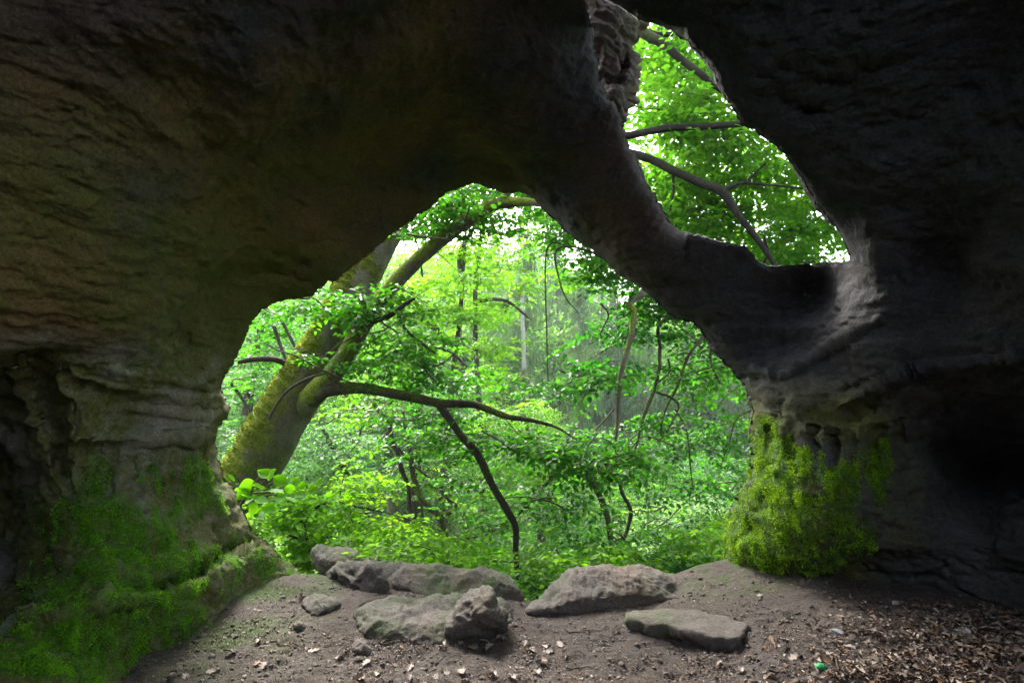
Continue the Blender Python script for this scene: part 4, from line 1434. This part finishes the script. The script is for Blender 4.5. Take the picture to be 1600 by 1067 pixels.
crown(beech, [(q_[0], q_[1], q_[2], q_[3], q_[4] + (.35 if q_[1] > 585 else 0), *q_[5:]) for q_ in [(722,325,50,26,6.0,.35,26,.85),(705,312,40,16,6.5,.3,20,.85),(740,300,40,12,6.8,.3,14,.85),(650,352,36,22,7.3,.3,26,.85),(690,325,36,18,7.2,.3,20,.85),(790,340,60,20,6.6,.4,16,.8),(830,300,90,26,7.2,.6,30,.9),(720,300,80,30,7.0,.6,30,.9),(700,360,80,16,6.1,.4,20,.8),(520,470,110,22,5.9,.4,40,.85),(590,480,80,20,5.9,.3,24,.85),
              (640,535,80,26,6.1,.5,44,.85),(690,590,110,22,6.2,.5,50,.85),(600,570,60,18,6.1,.4,24,.85),(490,558,30,6,5.7,.15,5,.7),
              (690,690,80,30,6.2,.5,34,.8),(700,650,110,12,6.2,.5,24,.8),(810,690,95,18,5.8,.5,46,.85),(900,705,105,16,5.6,.5,56,.85),(960,730,100,16,5.7,.5,34,.85),
              (760,770,100,50,6.4,.5,34,.8),(870,800,90,50,6.2,.5,36,.8),(940,850,90,40,6.0,.5,34,.8),(860,600,60,14,6.0,.4,14,.8),
              (400,560,45,60,7.4,.4,24,.8),(420,500,60,40,7.6,.4,26,.8),(865,70,70,60,6.5,.35,70,.9)]],  # last shelf: unseen leaves added to shade the window ledge
      M_LEAF_BEECH, 301, tint=(.45, .2), extra_twigs=48)
crown(beech, [(1050,80,110,60,7.4,.9,100,1.06),(1080,170,130,60,7.2,1.0,145,1.06),(1120,250,150,55,7.3,1.0,134,1.06),(1100,330,130,50,7.4,.9,100,1.06),
              (1220,330,120,60,7.6,.9,69,1.06),(1230,400,120,40,7.6,.9,67,1.06),(1100,120,160,90,8.6,.8,112,1.12),(1150,260,180,90,8.8,.8,100,1.12),
              (1010,300,70,90,7.4,.8,56,1.06),(1250,350,80,60,8.2,.8,67,1.12),(1180,380,120,40,8.4,.8,56,1.12),(1050,350,60,40,8.2,.6,44,1.12),(1260,250,90,60,7.0,.6,37,1.06)],
      M_LEAF_TOP, 302, tint=(.65, .22), pitch=-.2, psd=.3, rsd=.35, extra_twigs=24)

# ------------------------------------------------------------------ the beech whose boughs hang in from the right
hang = empty("beech_tree", P(1300, 1010, 7.6), "second beech hidden by the right pillar, its thin boughs drooping across the mouth", "tree")
limb("trunk", hang, [(1290,1020,7.6,90),(1320,850,7.6,74),(1380,620,7.6,66),(1470,400,7.6,58),(1600,150,7.6,50),(1760,-100,7.6,40)], M_BARK, moss=.6, sides=24, seed=31)
hb = [[(1470,400,7.6,36),(1300,440,7.2,24),(1150,450,6.9,16),(1050,446,6.7,12),(988,470,6.5,10),(991,490,6.45,10),(985,530,6.4,9),(972,575,6.4,8),(968,610,6.4,7),(966,650,6.4,6),(962,690,6.4,4)],
      [(1150,450,6.9,10),(1080,480,6.8,8),(1032,505,6.7,7),(1031,540,6.7,7),(1030,575,6.7,7),(1022,610,6.7,7),(1006,650,6.7,6),(996,690,6.7,5),(988,710,6.7,4)],
      [(1200,470,6.9,10),(1120,510,6.8,8),(1083,545,6.7,6),(1068,575,6.7,6),(1058,605,6.7,5),(1040,640,6.7,4),(1030,680,6.7,3)],
      [(1044,560,6.7,4),(1046,580,6.7,4),(1035,592,6.7,4),(1022,600,6.7,3)],
      [(1380,620,7.6,24),(1250,640,7.2,12),(1180,640,6.9,6),(1150,655,6.8,4),(1140,690,6.8,3),(1125,730,6.8,2)],
      [(1025,612,6.7,5),(1050,622,6.7,5),(1060,635,6.7,4),(1050,660,6.7,3),(1030,690,6.7,2.5)],
      [(1055,640,6.7,3),(1072,670,6.7,3),(1078,720,6.7,3),(1082,760,6.7,2)],
      [(1000,425,6.6,5),(940,400,6.5,5),(890,385,6.5,4),(868,395,6.5,4),(872,430,6.5,4),(884,465,6.5,3),(905,490,6.5,2)],
      [(890,385,6.5,3),(862,380,6.5,3),(853,400,6.5,3),(852,450,6.5,3),(854,510,6.5,3),(855,560,6.5,2.5),(857,610,6.5,2)],
      [(1120,510,6.8,6),(1110,560,6.8,5),(1125,600,6.8,4)]]
for k, pts in enumerate(hb):
    limb("branch", hang, [(a, b, c, w * (.8 if k else 1)) for a, b, c, w in pts], M_BARK if k == 0 else M_BARK_DARK, moss=.6, sides=8 if k else 10, rough=.09, seed=40 + k)
crown(hang, [(b_[0], b_[1], b_[2], b_[3], b_[4] + .45, *b_[5:]) for b_ in [(980,400,60,40,7.0,.5,40,.9),(1040,460,60,30,7.0,.5,30,.9),(900,330,70,40,7.0,.5,40,.9),(900,355,60,30,6.3,.35,30,.85),(900,400,50,30,6.4,.35,20,.85),(960,430,60,40,6.4,.4,36,.85),(1020,480,70,30,6.5,.5,36,.85),(960,520,60,24,6.5,.5,24,.85),
             (940,575,75,16,6.3,.4,26,.85),(900,605,50,12,6.2,.3,12,.85),(1080,520,60,36,6.6,.5,36,.85),(1110,590,50,40,6.7,.5,36,.85),(1040,590,60,30,6.6,.5,24,.85),
             (1130,680,45,50,6.7,.5,30,.85),(1070,680,60,40,6.6,.5,20,.85),(1020,650,60,30,6.5,.5,18,.85),(1110,770,60,40,6.8,.5,30,.85),(1040,760,70,24,6.6,.5,18,.85),
             (1080,850,70,40,6.6,.5,26,.8),(1180,560,80,60,7.0,.5,30,.9),(1480,330,200,160,7.6,1.2,190,1.15),(1560,80,260,160,7.4,1.4,190,1.15),(1800,250,260,260,7.0,1.4,190,1.15),(1400,-80,260,120,7.4,1.4,130,1.15),(1200,700,60,100,7.2,.5,30,.9)]],  # wide outer shelves: unseen leaves added to cut sky light on the ceiling
      M_LEAF_RIGHT, 310, tint=(.45, .22), pitch=-.25, psd=.25, extra_twigs=60)

# ------------------------------------------------------------------ the crooked tree hung under the level branch
crook = empty("crooked_tree", P(676, 930, 8.2), "thin crooked mossy tree with looping stems below the level branch", "tree")
ck = [[(676,940,8.2,9),(668,890,8.2,9),(672,860,8.2,9),(690,835,8.2,10),(685,805,8.2,11),(660,782,8.2,10),(648,750,8.2,9),(642,720,8.2,9),(640,690,8.2,9),(636,670,8.2,9),(622,658,8.2,10),(606,654,8.2,10),(592,642,8.2,8),(584,630,8.2,7)],
      [(608,655,8.2,8),(612,685,8.2,8),(622,710,8.2,8),(628,735,8.2,8),(638,760,8.2,7),(640,790,8.2,7),(648,815,8.2,6),(650,850,8.2,5),(648,900,8.2,5)],
      [(686,803,8.2,8),(700,802,8.2,7),(710,794,8.2,6),(712,788,8.2,5),(700,780,8.2,5),(692,768,8.2,5),(676,760,8.2,3)],
      [(686,806,8.2,8),(694,826,8.2,7),(702,850,8.2,6),(708,890,8.2,5),(710,930,8.2,5)],
      [(622,700,8.2,5),(640,720,8.2,4),(660,738,8.2,4),(675,750,8.2,3)]]
for k, pts in enumerate(ck):
    limb("trunk" if k == 0 else "branch", crook, pts, M_BARK_DARK, moss=.75 if k in (0, 2) else .3, sides=8, rough=.12, seed=60 + k, mbias=.25 if k == 2 else 0)
crown(crook, [(640,740,110,50,8.9,.6,44,.9),(720,740,70,40,8.9,.6,24,.9),(700,860,90,30,8.0,.6,36,.9),(600,640,80,40,8.6,.5,30,.9),(760,830,70,40,8.2,.5,26,.9)],
      M_LEAF_YOUNG, 320, tint=(.25, .2), extra_twigs=30)

# forked sapling in the middle of the gap
fork = empty("forked_sapling", P(955, 930, 7.0), "forked thin tree behind the broad smooth boulder", "tree")
fk = [[(960,930,7.0,9),(957,880,7.0,9),(955,845,7.0,9),(948,805,7.0,10),(935,770,7.0,10),(920,745,7.0,10),(903,725,7.0,9),(893,712,7.0,8),(870,705,7.0,6),(840,698,7.0,4)],
      [(889,712,7.0,8),(872,735,7.0,7),(845,765,7.0,6),(822,790,7.0,6),(803,810,7.0,5)],
      [(895,712,7.0,8),(920,716,7.0,7),(950,727,7.0,7),(966,745,7.0,6),(972,770,7.0,6),(985,795,7.0,7),(982,820,7.0,6),(970,855,7.0,6),(962,880,7.0,5)],
      [(832,702,7.0,6),(830,720,7.0,5),(835,735,7.0,3)],
      [(820,786,7.0,4),(835,805,7.0,3),(842,816,7.0,2)],
      [(960,880,7.0,5),(945,895,7.0,4),(935,920,7.0,4)]]
for k, pts in enumerate(fk):
    limb("trunk" if k == 0 else "branch", fork, pts, M_BARK_DARK, moss=.5, sides=8, rough=.09, seed=70 + k)
crown(fork, [(900,690,110,18,7.3,.5,40,.85),(950,780,80,40,7.6,.5,26,.85),(1030,830,80,30,7.4,.5,26,.85),(1000,890,80,20,6.6,.4,24,.8),(860,870,60,30,7.4,.4,18,.85)],
      M_LEAF_RIGHT, 330, tint=(.6, .2), extra_twigs=24)

# ------------------------------------------------------------------ saplings and low plants at the mouth
def stems(root, lists, mat=None, sides=6):
    for k, pts in enumerate(lists):
        limb("branch", root, pts, mat or M_BARK_DARK, moss=.15, sides=sides, rough=.06, seed=80 + k)

young = empty("sapling", P(492, 880, 5.6), "light green sapling with layered sprays behind the long boulder's raised end", "sapling")
stems(young, [[(494,885,5.6,5),(488,868,5.6,5),(480,845,5.6,5),(477,820,5.6,4),(487,800,5.6,4),(503,788,5.6,4),(528,785,5.6,3),(560,790,5.6,2)],
              [(480,846,5.6,4),(455,837,5.6,4),(425,820,5.6,3),(400,808,5.6,3)],
              [(477,820,5.6,3),(460,806,5.6,3),(435,797,5.6,2)], [(545,790,5.9,2.5),(600,800,5.9,2),(650,815,5.9,2)], [(500,845,5.6,2),(520,838,5.6,2),(545,850,5.6,2)]])
crown(young, [(480,790,90,12,5.7,.5,30,.75),(530,775,90,10,6.0,.5,26,.75),(430,815,60,12,5.6,.4,20,.7),(560,815,110,12,6.0,.5,36,.75),(480,850,80,12,5.8,.4,24,.7),
              (640,840,100,12,6.2,.5,34,.75),(620,870,120,12,5.6,.4,36,.7),(720,865,80,14,5.9,.4,26,.75),(560,750,70,12,6.3,.4,16,.75),(430,765,50,12,6.0,.4,12,.75)],
      M_LEAF_LIME, 340, tint=(.45, .2), pitch=-.05, psd=.14, rsd=.16, extra_twigs=12)

near = empty("sapling", P(380, 850, 4.95), "sapling with large bright leaves beside the left pillar", "sapling")
stems(near, [[(372,850,4.95,5),(385,815,4.9,4),(376,790,4.85,4),(392,772,4.8,3),(420,768,4.75,3),(445,760,4.72,2)], [(380,790,4.85,3),(402,785,4.8,2),(430,782,4.75,2)],
             [(392,772,4.8,3),(400,752,4.8,2),(412,740,4.8,2)]], M_TWIG)
def big_leaves():
    r = np.random.default_rng(350)
    V, Q, T = [], [], []
    # (tip px, tip py, base px, base py) of the single large leaves
    for (x1, y1, x0, y0, w) in [(402,735,428,746,20),(432,732,419,750,15),(450,757,428,745,20),(468,750,455,752,14),(372,762,396,752,18),(366,780,394,765,20),(394,757,412,762,14),
                               (376,772,402,778,22),(420,785,398,778,14),(443,770,420,766,20),(404,803,392,787,22),(430,800,410,790,22),(446,782,436,772,20),(384,788,394,780,14),
                               (462,766,444,762,15),(480,757,466,760,14),(498,764,480,768,16),(366,752,356,742,14),(462,785,446,776,14),(412,812,400,800,16),(478,776,462,770,13),(508,752,494,756,12)]:
        d0, d1 = 4.78 + r.normal(0, .08), 4.7 + r.normal(0, .1)
        a, b = P(x0, y0, d0), P(x1, y1, d1)
        ax = b - a
        L = np.linalg.norm(ax); ax /= L
        nrm = np.array([r.normal(0, .45), -0.75 + r.normal(0, .25), 0.7 + r.normal(0, .3)])
        sd = np.cross(ax, nrm); sd /= np.linalg.norm(sd)
        nn = np.cross(sd, ax)
        hw = w / 2 / F * 4.75 * 1.05
        base = len(V)
        for t, ww in ((0, 0), (.13, .5), (.34, .92), (.58, .95), (.82, .5), (1.0, 0.02)):
            for s in (-1, 0, 1):
                V.append(a + ax * L * t + sd * s * hw * ww + nn * (abs(s) * .22 * hw - .10 * L * (t - .4) ** 2))
                T.append(np.clip(.10 + (x1 * 7 % 10) * .05 - .25 * (s == 0) + r.normal(0, .06), 0, 1))
        for i in range(5):
            for j in range(2):
                k = base + 3 * i + j
                Q.append((k, k + 1, k + 4, k + 3))
    return np.array(V), np.array(Q), np.array(T)
V, Q, T = big_leaves()
child("foliage", V, Q, M_LEAF_LIME, near, attrs={"tint": T})

gap = empty("herb", P(835, 955, 4.3), "low leafy green plant in the gap between the boulders", "plant")
crown(gap, [(835,935,30,18,4.5,.25,16,.55),(850,920,26,14,4.7,.25,10,.55),(815,940,16,16,4.6,.2,8,.5)], M_LEAF_BEECH, 360, name="foliage", tint=(.8, .2))
gap2 = empty("herb", P(1095, 925, 4.7), "leafy plant hanging beside the right pillar's foot behind the boulder", "plant")
crown(gap2, [(1090,890,36,24,4.9,.25,18,.6),(1060,885,40,16,5.1,.25,14,.6),(1020,880,40,10,5.2,.2,10,.6)], M_LEAF_RIGHT, 361, name="foliage", tint=(.5, .2))

# ------------------------------------------------------------------ trees in the middle distance
def mid_tree(label, base, trunks, shelves, mat, bark, seed, templ=None, tint=(.5, .2), moss=.2, tw=14, **kw):
    t = empty("broadleaf_tree", P(*base), label, "tree", "broadleaf trees in the valley")
    for k, pts in enumerate(trunks):
        limb("trunk" if k == 0 else "branch", t, pts, bark, moss=moss, sides=10, rough=.08, seed=seed + k)
    crown(t, [(a, b, c, e * .8, f, g, int(h * .8), i * 1.2) for a, b, c, e, f, g, h, i in shelves], mat, seed, templ or SPRAYS, tint=tint, extra_twigs=tw, psd=.2, rsd=.22, **kw)
    return t

mid_tree("yellow-green maple spreading behind the long mossy limb", (700, 960, 11.5),
         [[(700,960,11.5,16),(690,800,11.5,13),(705,620,11.5,10),(720,480,11.5,7),(725,400,11.5,5),(730,330,11.5,3)],
          [(712,540,11.5,9),(660,500,11.5,7),(600,470,11.5,4)], [(722,440,11.5,8),(718,400,11.5,8),(735,365,11.5,6),(760,330,11.5,3)]],
         [(680,440,130,24,11.2,1,70,1),(720,490,110,20,11.2,1,60,1),(640,480,100,20,11.2,1,46,1),(740,540,90,20,11.5,1,44,1),(700,390,90,24,11.8,1,44,1),(760,590,70,20,11.5,1,30,1),(620,540,80,20,11.5,.8,26,1)],
         M_LEAF_YELLOW, M_BARK_DARK, 410, tint=(.4, .2))
mid_tree("green tree with a bare dark upper stem below the arch's crown", (760, 960, 14),
         [[(760,960,14,12),(752,700,14,10),(742,500,14,8),(748,400,14,7),(758,340,14,5),(765,300,14,3)], [(745,470,14,6),(790,470,14,5),(830,500,14,3)],
          [(780,500,14,8),(795,470,14,7),(786,480,14,6),(792,500,14,5)]],
         [(770,380,80,50,14,1,60,1.1),(740,430,70,40,14.3,1,40,1.1),(820,430,60,60,14,1,40,1.1),(860,340,60,40,13.5,1,36,1.1),(760,480,60,24,13.5,.8,20,1.1)],
         M_LEAF_YELLOW, M_BARK_DARK, 420, tint=(.25, .2))
mid_tree("bushy blue-green tree left of the leaning trunk", (350, 960, 12),
         [[(350,960,12,24),(372,760,12,18),(392,600,12,14),(420,450,12,8)]],
         [(390,600,70,80,11.8,1,80,1),(410,520,70,60,12,1,60,1),(380,700,60,60,12,1,50,1),(460,470,70,40,12.4,1,40,1),(480,700,60,60,12,1,50,1)],
         M_LEAF_BLUE, M_BARK_DARK, 430, tint=(.5, .2))
mid_tree("slim tree with paired dark stems, bluish leaves, behind the crooked tree", (655, 950, 12.5),
         [[(664,960,12.5,30),(655,870,12.5,27),(650,800,12.5,24),(648,720,12.5,20),(652,640,12.5,16),(660,560,12.5,10)]],
         [(650,660,90,40,12.5,1,60,1),(600,700,70,40,12.5,1,44,1),(680,600,70,30,12.8,1,36,1)],
         M_LEAF_BLUE, M_BARK_DARK, 440, tint=(.4, .2))
mid_tree("tree with a brownish trunk left of the crooked stems", (612, 930, 13),
         [[(615,930,13,20),(615,800,13,20),(612,740,13,19),(604,680,13,14),(596,620,13,9)], [(612,740,13,10),(585,690,13,8),(575,640,13,5)]],
         [(590,640,80,40,13,1,50,1),(560,600,70,40,13.2,1,44,1),(620,600,60,40,13.2,1,30,1)],
         M_LEAF_YOUNG, M_BARK, 450, tint=(.1, .2))
mid_tree("thin leaning tree low between trunk and boulders", (560, 930, 10.5),
         [[(602,900,10.5,9),(588,840,10.5,9),(570,790,10.5,9),(545,745,10.5,8),(520,700,10.5,7),(505,670,10.5,5)], [(550,750,10.5,7),(548,790,10.5,9),(552,840,10.5,10),(556,900,10.5,10)]],
         [(540,690,80,40,10.6,.8,60,.9),(490,720,60,40,10.6,.8,40,.9),(580,740,70,30,10.4,.8,36,.9)],
         M_LEAF_BLUE, M_BARK_DARK, 460, tint=(.65, .2))
mid_tree("pale bluish shrubby tree behind the right pillar's mossy foot", (1120, 980, 10),
         [[(1120,980,10,16),(1110,880,10,12),(1100,800,10,8)]],
         [(1090,800,80,40,9,1,110,.9),(1060,860,90,36,8.6,.8,110,.9),(980,870,70,30,8.6,.8,60,.9),(1120,860,60,40,9.6,1,60,.9),(1000,850,80,40,10.5,1,50,.9)],
         M_LEAF_PALE, M_BARK_DARK, 470, tint=(.6, .25))
mid_tree("mid-green tree at the centre of the valley behind the forked sapling", (850, 960, 13),
         [[(850,960,13,18),(846,840,13,14),(842,740,13,9)], [(842,740,13,7),(868,700,13,6),(880,690,13,3)]],
         [(800,640,70,24,13.5,1,40,1),(770,670,80,30,13,1,40,1),(860,730,90,40,13,1,70,1),(770,720,80,40,12.6,1,60,1),(800,790,100,40,12,1,80,1),(900,790,80,50,12.5,1,60,1)],
         M_LEAF_YELLOW, M_BARK_DARK, 480, tint=(.45, .2))
mid_tree("yellowish bush under the valley trees beyond the long boulder", (600, 960, 9.2),
         [[(600,960,9.2,10),(610,880,9.2,8),(620,820,9.2,5)]],
         [(580,850,100,40,9,.8,70,.85),(700,880,110,40,9,.8,70,.85),(480,830,80,50,9,.8,60,.85),(800,890,90,40,9,.8,60,.85)],
         M_LEAF_YELLOW, M_BARK_DARK, 490, tint=(.2, .2))

# ------------------------------------------------------------------ far trees: four kinds copied over the opposite slope
def broad_proto(seed, h, mat, bark):
    r = np.random.default_rng(seed)
    o = bpy.data.objects.new("broadleaf_tree", None); COL.objects.link(o)
    pts = [np.array([0, 0, -.5])]
    for k in range(6):
        pts.append(pts[-1] + np.array([r.normal(0, .12), r.normal(0, .12), h * .17]))
    V, Q, _ = tube(pts, np.linspace(.02, .004, 7) * h, 10, .06, seed)
    make_mesh("trunk", V, Q, bark, parent=o, attrs={"moss": np.clip(.3 * fbm(V, 3) + .1, 0, 1)})
    p = []
    for k in range(26):
        t = r.uniform(.18, 1.0)
        a = r.uniform(0, 6.28)
        rr = h * .30 * math.sin(min(1, (1.12 - t) * 1.15) * math.pi / 2) * r.uniform(.3, 1.05)
        c = np.array([rr * math.cos(a), rr * math.sin(a), h * t])
        n = 36
        p.append(c + r.normal(size=(n, 3)) * np.array([.11, .11, .035]) * h * .8)
    p = np.vstack(p)
    n = len(p)
    V, Q, T, M = scatter(CLUMPS, p, r.uniform(0, 6.28, n), r.normal(-.15, .3, n), r.normal(0, .3, n), r.uniform(.65, 1.0, n) * h / 10, np.clip(.45 + .6 * fbm(p * .5 + seed, 2), 0, 1), r)
    make_mesh("crown", V, Q, mat, parent=o, attrs={"tint": T}, smooth=False)
    return o

def spruce_proto(seed, h):
    r = np.random.default_rng(seed)
    o = bpy.data.objects.new("spruce_tree", None); COL.objects.link(o)
    pts = [np.array([0, 0, z]) + r.normal(0, .03, 3) for z in np.linspace(-.5, h, 7)]
    V, Q, _ = tube(pts, np.linspace(.014, .003, 7) * h, 10, .04, seed)
    make_mesh("trunk", V, Q, M_BARK_PALE if seed == 604 else M_BARK, parent=o, attrs={"moss": np.zeros(len(V))})
    Vs, Qs, T, b = [], [], [], 0
    for k in range(150):
        t = r.uniform(.12, .99) ** .9
        L = h * .17 * (1 - t) + .3
        a = r.uniform(0, 6.28)
        dr = np.array([math.cos(a), math.sin(a), 0])
        m = 40
        s = r.uniform(.15, 1, m)
        c = np.array([0, 0, h * t]) + dr * (L * s)[:, None] + np.array([0, 0, 1.0]) * (-.28 * L * s ** 1.6)[:, None] + r.normal(0, .05, (m, 3))
        ln = r.uniform(.25, .8, m) * (1.2 - .6 * t)
        sd = np.cross(dr, [0, 0, 1.0]) * np.where(r.random(m) < .5, 1, -1)[:, None] * .5 + r.normal(0, .5, (m, 3)) * np.array([1, 1, .1])
        sd /= np.linalg.norm(sd, axis=1)[:, None]
        w = r.uniform(.02, .045, m)
        tip = c + np.array([0, 0, -1.0]) * ln[:, None] + sd * .12 * ln[:, None]
        v = np.stack([c - sd * w[:, None], c + sd * w[:, None], tip + sd * .008, tip - sd * .008], 1)
        Vs.append(v.reshape(-1, 3)); Qs.append(np.arange(4 * m).reshape(m, 4) + b); b += 4 * m
        T.append(np.repeat(np.clip(r.normal(.5, .22, m), 0, 1), 4))
    make_mesh("crown", np.vstack(Vs), np.vstack(Qs), M_NEEDLE, parent=o, attrs={"tint": np.concatenate(T)}, smooth=False)
    return o

def copy_tree(o):
    c = o.copy(); COL.objects.link(c)
    for ch in list(o.children):
        d = ch.copy(); COL.objects.link(d); d.parent = c
    return c

protos = {"a": broad_proto(601, 11, M_LEAF_FAR, M_BARK_DARK), "b": broad_proto(602, 11, M_LEAF_BLUE, M_BARK),
          "c": broad_proto(603, 11, M_LEAF_YELLOW, M_BARK_DARK), "s": spruce_proto(604, 16), "t": spruce_proto(605, 16)}
first = set()
# (kind, px, depth, row of the tree's top in the photo, label)
FAR = [("s", 818, 27, 330, "pale-trunked spruce standing in the middle of the valley view"),
       ("t", 905, 29, 420, "drooping grey-green spruce right of the pale spruce trunk"),
       ("t", 960, 34, 440, "spruce with hanging twigs behind the drooping boughs"),
       ("t", 870, 38, 380, "tall hazy spruce behind the pale-trunked one"),
       ("t", 1010, 31, 470, "grey-green spruce seen between the thin hanging boughs"),
       ("t", 1075, 36, 480, "far spruce beside the right edge of the mouth"),
       ("t", 770, 40, 350, "hazy spruce under the gap of white sky"),
       ("t", 1140, 33, 500, "spruce nearest the right pillar in the valley"),
       ("a", 850, 46, 300, "tall green crown under the right shoulder of the arch"),
       ("b", 940, 48, 330, "tall bluish crown behind the rock bridge's lower edge"),
       ("c", 1010, 44, 380, "tall pale crown above the far right spruces"),
       ("a", 540, 22, 360, "broad green tree behind the leaning trunk's fork"),
       ("b", 400, 20, 420, "bluish tree filling the left end of the mouth"),
       ("c", 640, 24, 340, "light green tree rising behind the maple"),
       ("a", 720, 30, 345, "distant round crown below the arch's top"),
       ("b", 600, 30, 400, "distant bluish crown left of the centre"),
       ("c", 850, 21, 610, "yellowish crown below the spruces"),
       ("a", 770, 19, 600, "low green crown in front of the spruces"),
       ("b", 700, 18, 560, "bluish low crown behind the level branch"),
       ("c", 950, 20, 680, "pale green crown right of centre on the valley floor"),
       ("a", 1060, 22, 640, "green crown behind the right boughs"),
       ("b", 1120, 18, 680, "pale low crown near the right pillar"),
       ("a", 470, 26, 400, "green crown filling the space left of the trunk"),
       ("c", 480, 17, 640, "yellow-green crown under the left trunk"),
       ("b", 570, 17, 660, "bluish crown low behind the thin stems"),
       ("b", 860, 16, 740, "pale bushy crown in the valley bottom"),
       ("c", 1020, 16, 760, "yellowish bushy crown in the valley bottom right"),
       ("a", 1300, 26, 500, "green crown hidden mostly by the right pillar"),
       ("a", 300, 24, 420, "green crown hidden mostly by the left pillar"),
       ("c", 1190, 40, 420, "far yellowish crown low in the upper window"),
       ("a", 1290, 38, 410, "far green crown low in the upper window's right corner")]
for i, (kd, px, d, top, lab) in enumerate(FAR):
    src = protos[kd]
    o = src if kd not in first else copy_tree(src)
    first.add(kd)
    x = (px - 800) / F * d
    zt = CAMZ + (HOR - top) / F * d
    zg = float(ground_z(np.array([x]), np.array([float(d)]))[0])
    H = 16.0 if kd in "st" else 12.2
    s = max(.3, (zt - zg) / H)
    o.location = (x, d, zg)
    o.scale = (s if s < 1 else s ** .7,) * 2 + (s,)
    o.rotation_euler = (0, 0, (i * 2.4) % 6.28)
    tag(o, lab, "tree", "spruces in the valley" if kd in "st" else "broadleaf trees in the valley")

def undergrowth():
    r = np.random.default_rng(700)
    n = 6000
    y = 4.6 + 22 * r.uniform(0, 1, n) ** 1.6
    x = r.uniform(-1, 1, n) * (y * .75 + .5)
    ok = y > edge_y(x) + .5
    x, y = x[ok], y[ok]
    p = np.column_stack([x, y, ground_z(x, y) + r.uniform(.05, .55, len(x))])
    Vs, Qs, Ts, b = [], [], [], 0
    for sel, tm, sc in ((y < 10, SPRAYS, .85), (y >= 10, CLUMPS_FINE, 1.3)):
        q = p[sel]; n = len(q)
        V, Q, T, M = scatter(tm, q, r.uniform(0, 6.28, n), r.normal(.05, .25, n), r.normal(0, .25, n), r.uniform(.7, 1.15, n) * sc, np.clip(.6 + .7 * fbm(q * .8, 2), 0, 1), r)
        Vs.append(V); Qs.append(Q + b); Ts.append(T); b += len(V)
    o = make_mesh("undergrowth", np.vstack(Vs), np.vstack(Qs), M_LEAF_YELLOW, attrs={"tint": np.concatenate(Ts)}, smooth=False)
    tag(o, "low green undergrowth covering the slope below the cave", "undergrowth", kind="stuff")
undergrowth()

def far_wood():
    r = np.random.default_rng(710)
    n = 22000
    y = r.uniform(34, 70, n)
    x = r.uniform(-1, 1, n) * y * .8
    g = ground_z(x, y)
    hgt = 4.5 + 3.5 * fbm(np.column_stack([x * .15, y * .15, 0 * x]), 3)
    p = np.column_stack([x, y, g + hgt * r.uniform(0, 1, n) ** .7])
    V, Q, T, M = scatter(CLUMPS, p, r.uniform(0, 6.28, n), r.normal(0, .4, n), r.normal(0, .4, n), r.uniform(1.3, 2.4, n), np.clip(.5 + .8 * fbm(p * .2, 2), 0, 1), r)
    o = make_mesh("far_wood", V, Q, M_LEAF_FAR, attrs={"tint": T}, smooth=False)
    tag(o, "hazy green wood covering the far side of the valley", "wood", kind="stuff")
far_wood()

# ------------------------------------------------------------------ the damp air of the valley
def haze():
    lo, hi = np.array([-96.0, -14.0, -14.0]), np.array([96.0, 116.0, 48.0])
    V = np.array([[x, y, z] for x in (lo[0], hi[0]) for y in (lo[1], hi[1]) for z in (lo[2], hi[2])])
    Q = np.array([(0, 1, 3, 2), (4, 6, 7, 5), (0, 4, 5, 1), (2, 3, 7, 6), (0, 2, 6, 4), (1, 5, 7, 3)])
    m, nt, out = mat_new("haze_air")
    pv = nt.nodes.new("ShaderNodeVolumePrincipled")
    pv.inputs["Color"].default_value = (0.85, 0.93, 1.0, 1)
    pv.inputs["Density"].default_value = HAZE
    pv.inputs["Anisotropy"].default_value = 0.3
    nt.links.new(pv.outputs[0], out.inputs["Volume"])
    o = make_mesh("haze", V, Q, m, smooth=False)
    tag(o, "thin pale haze hanging in the valley air", "haze", kind="stuff")
HAZE = 0.0008
haze()
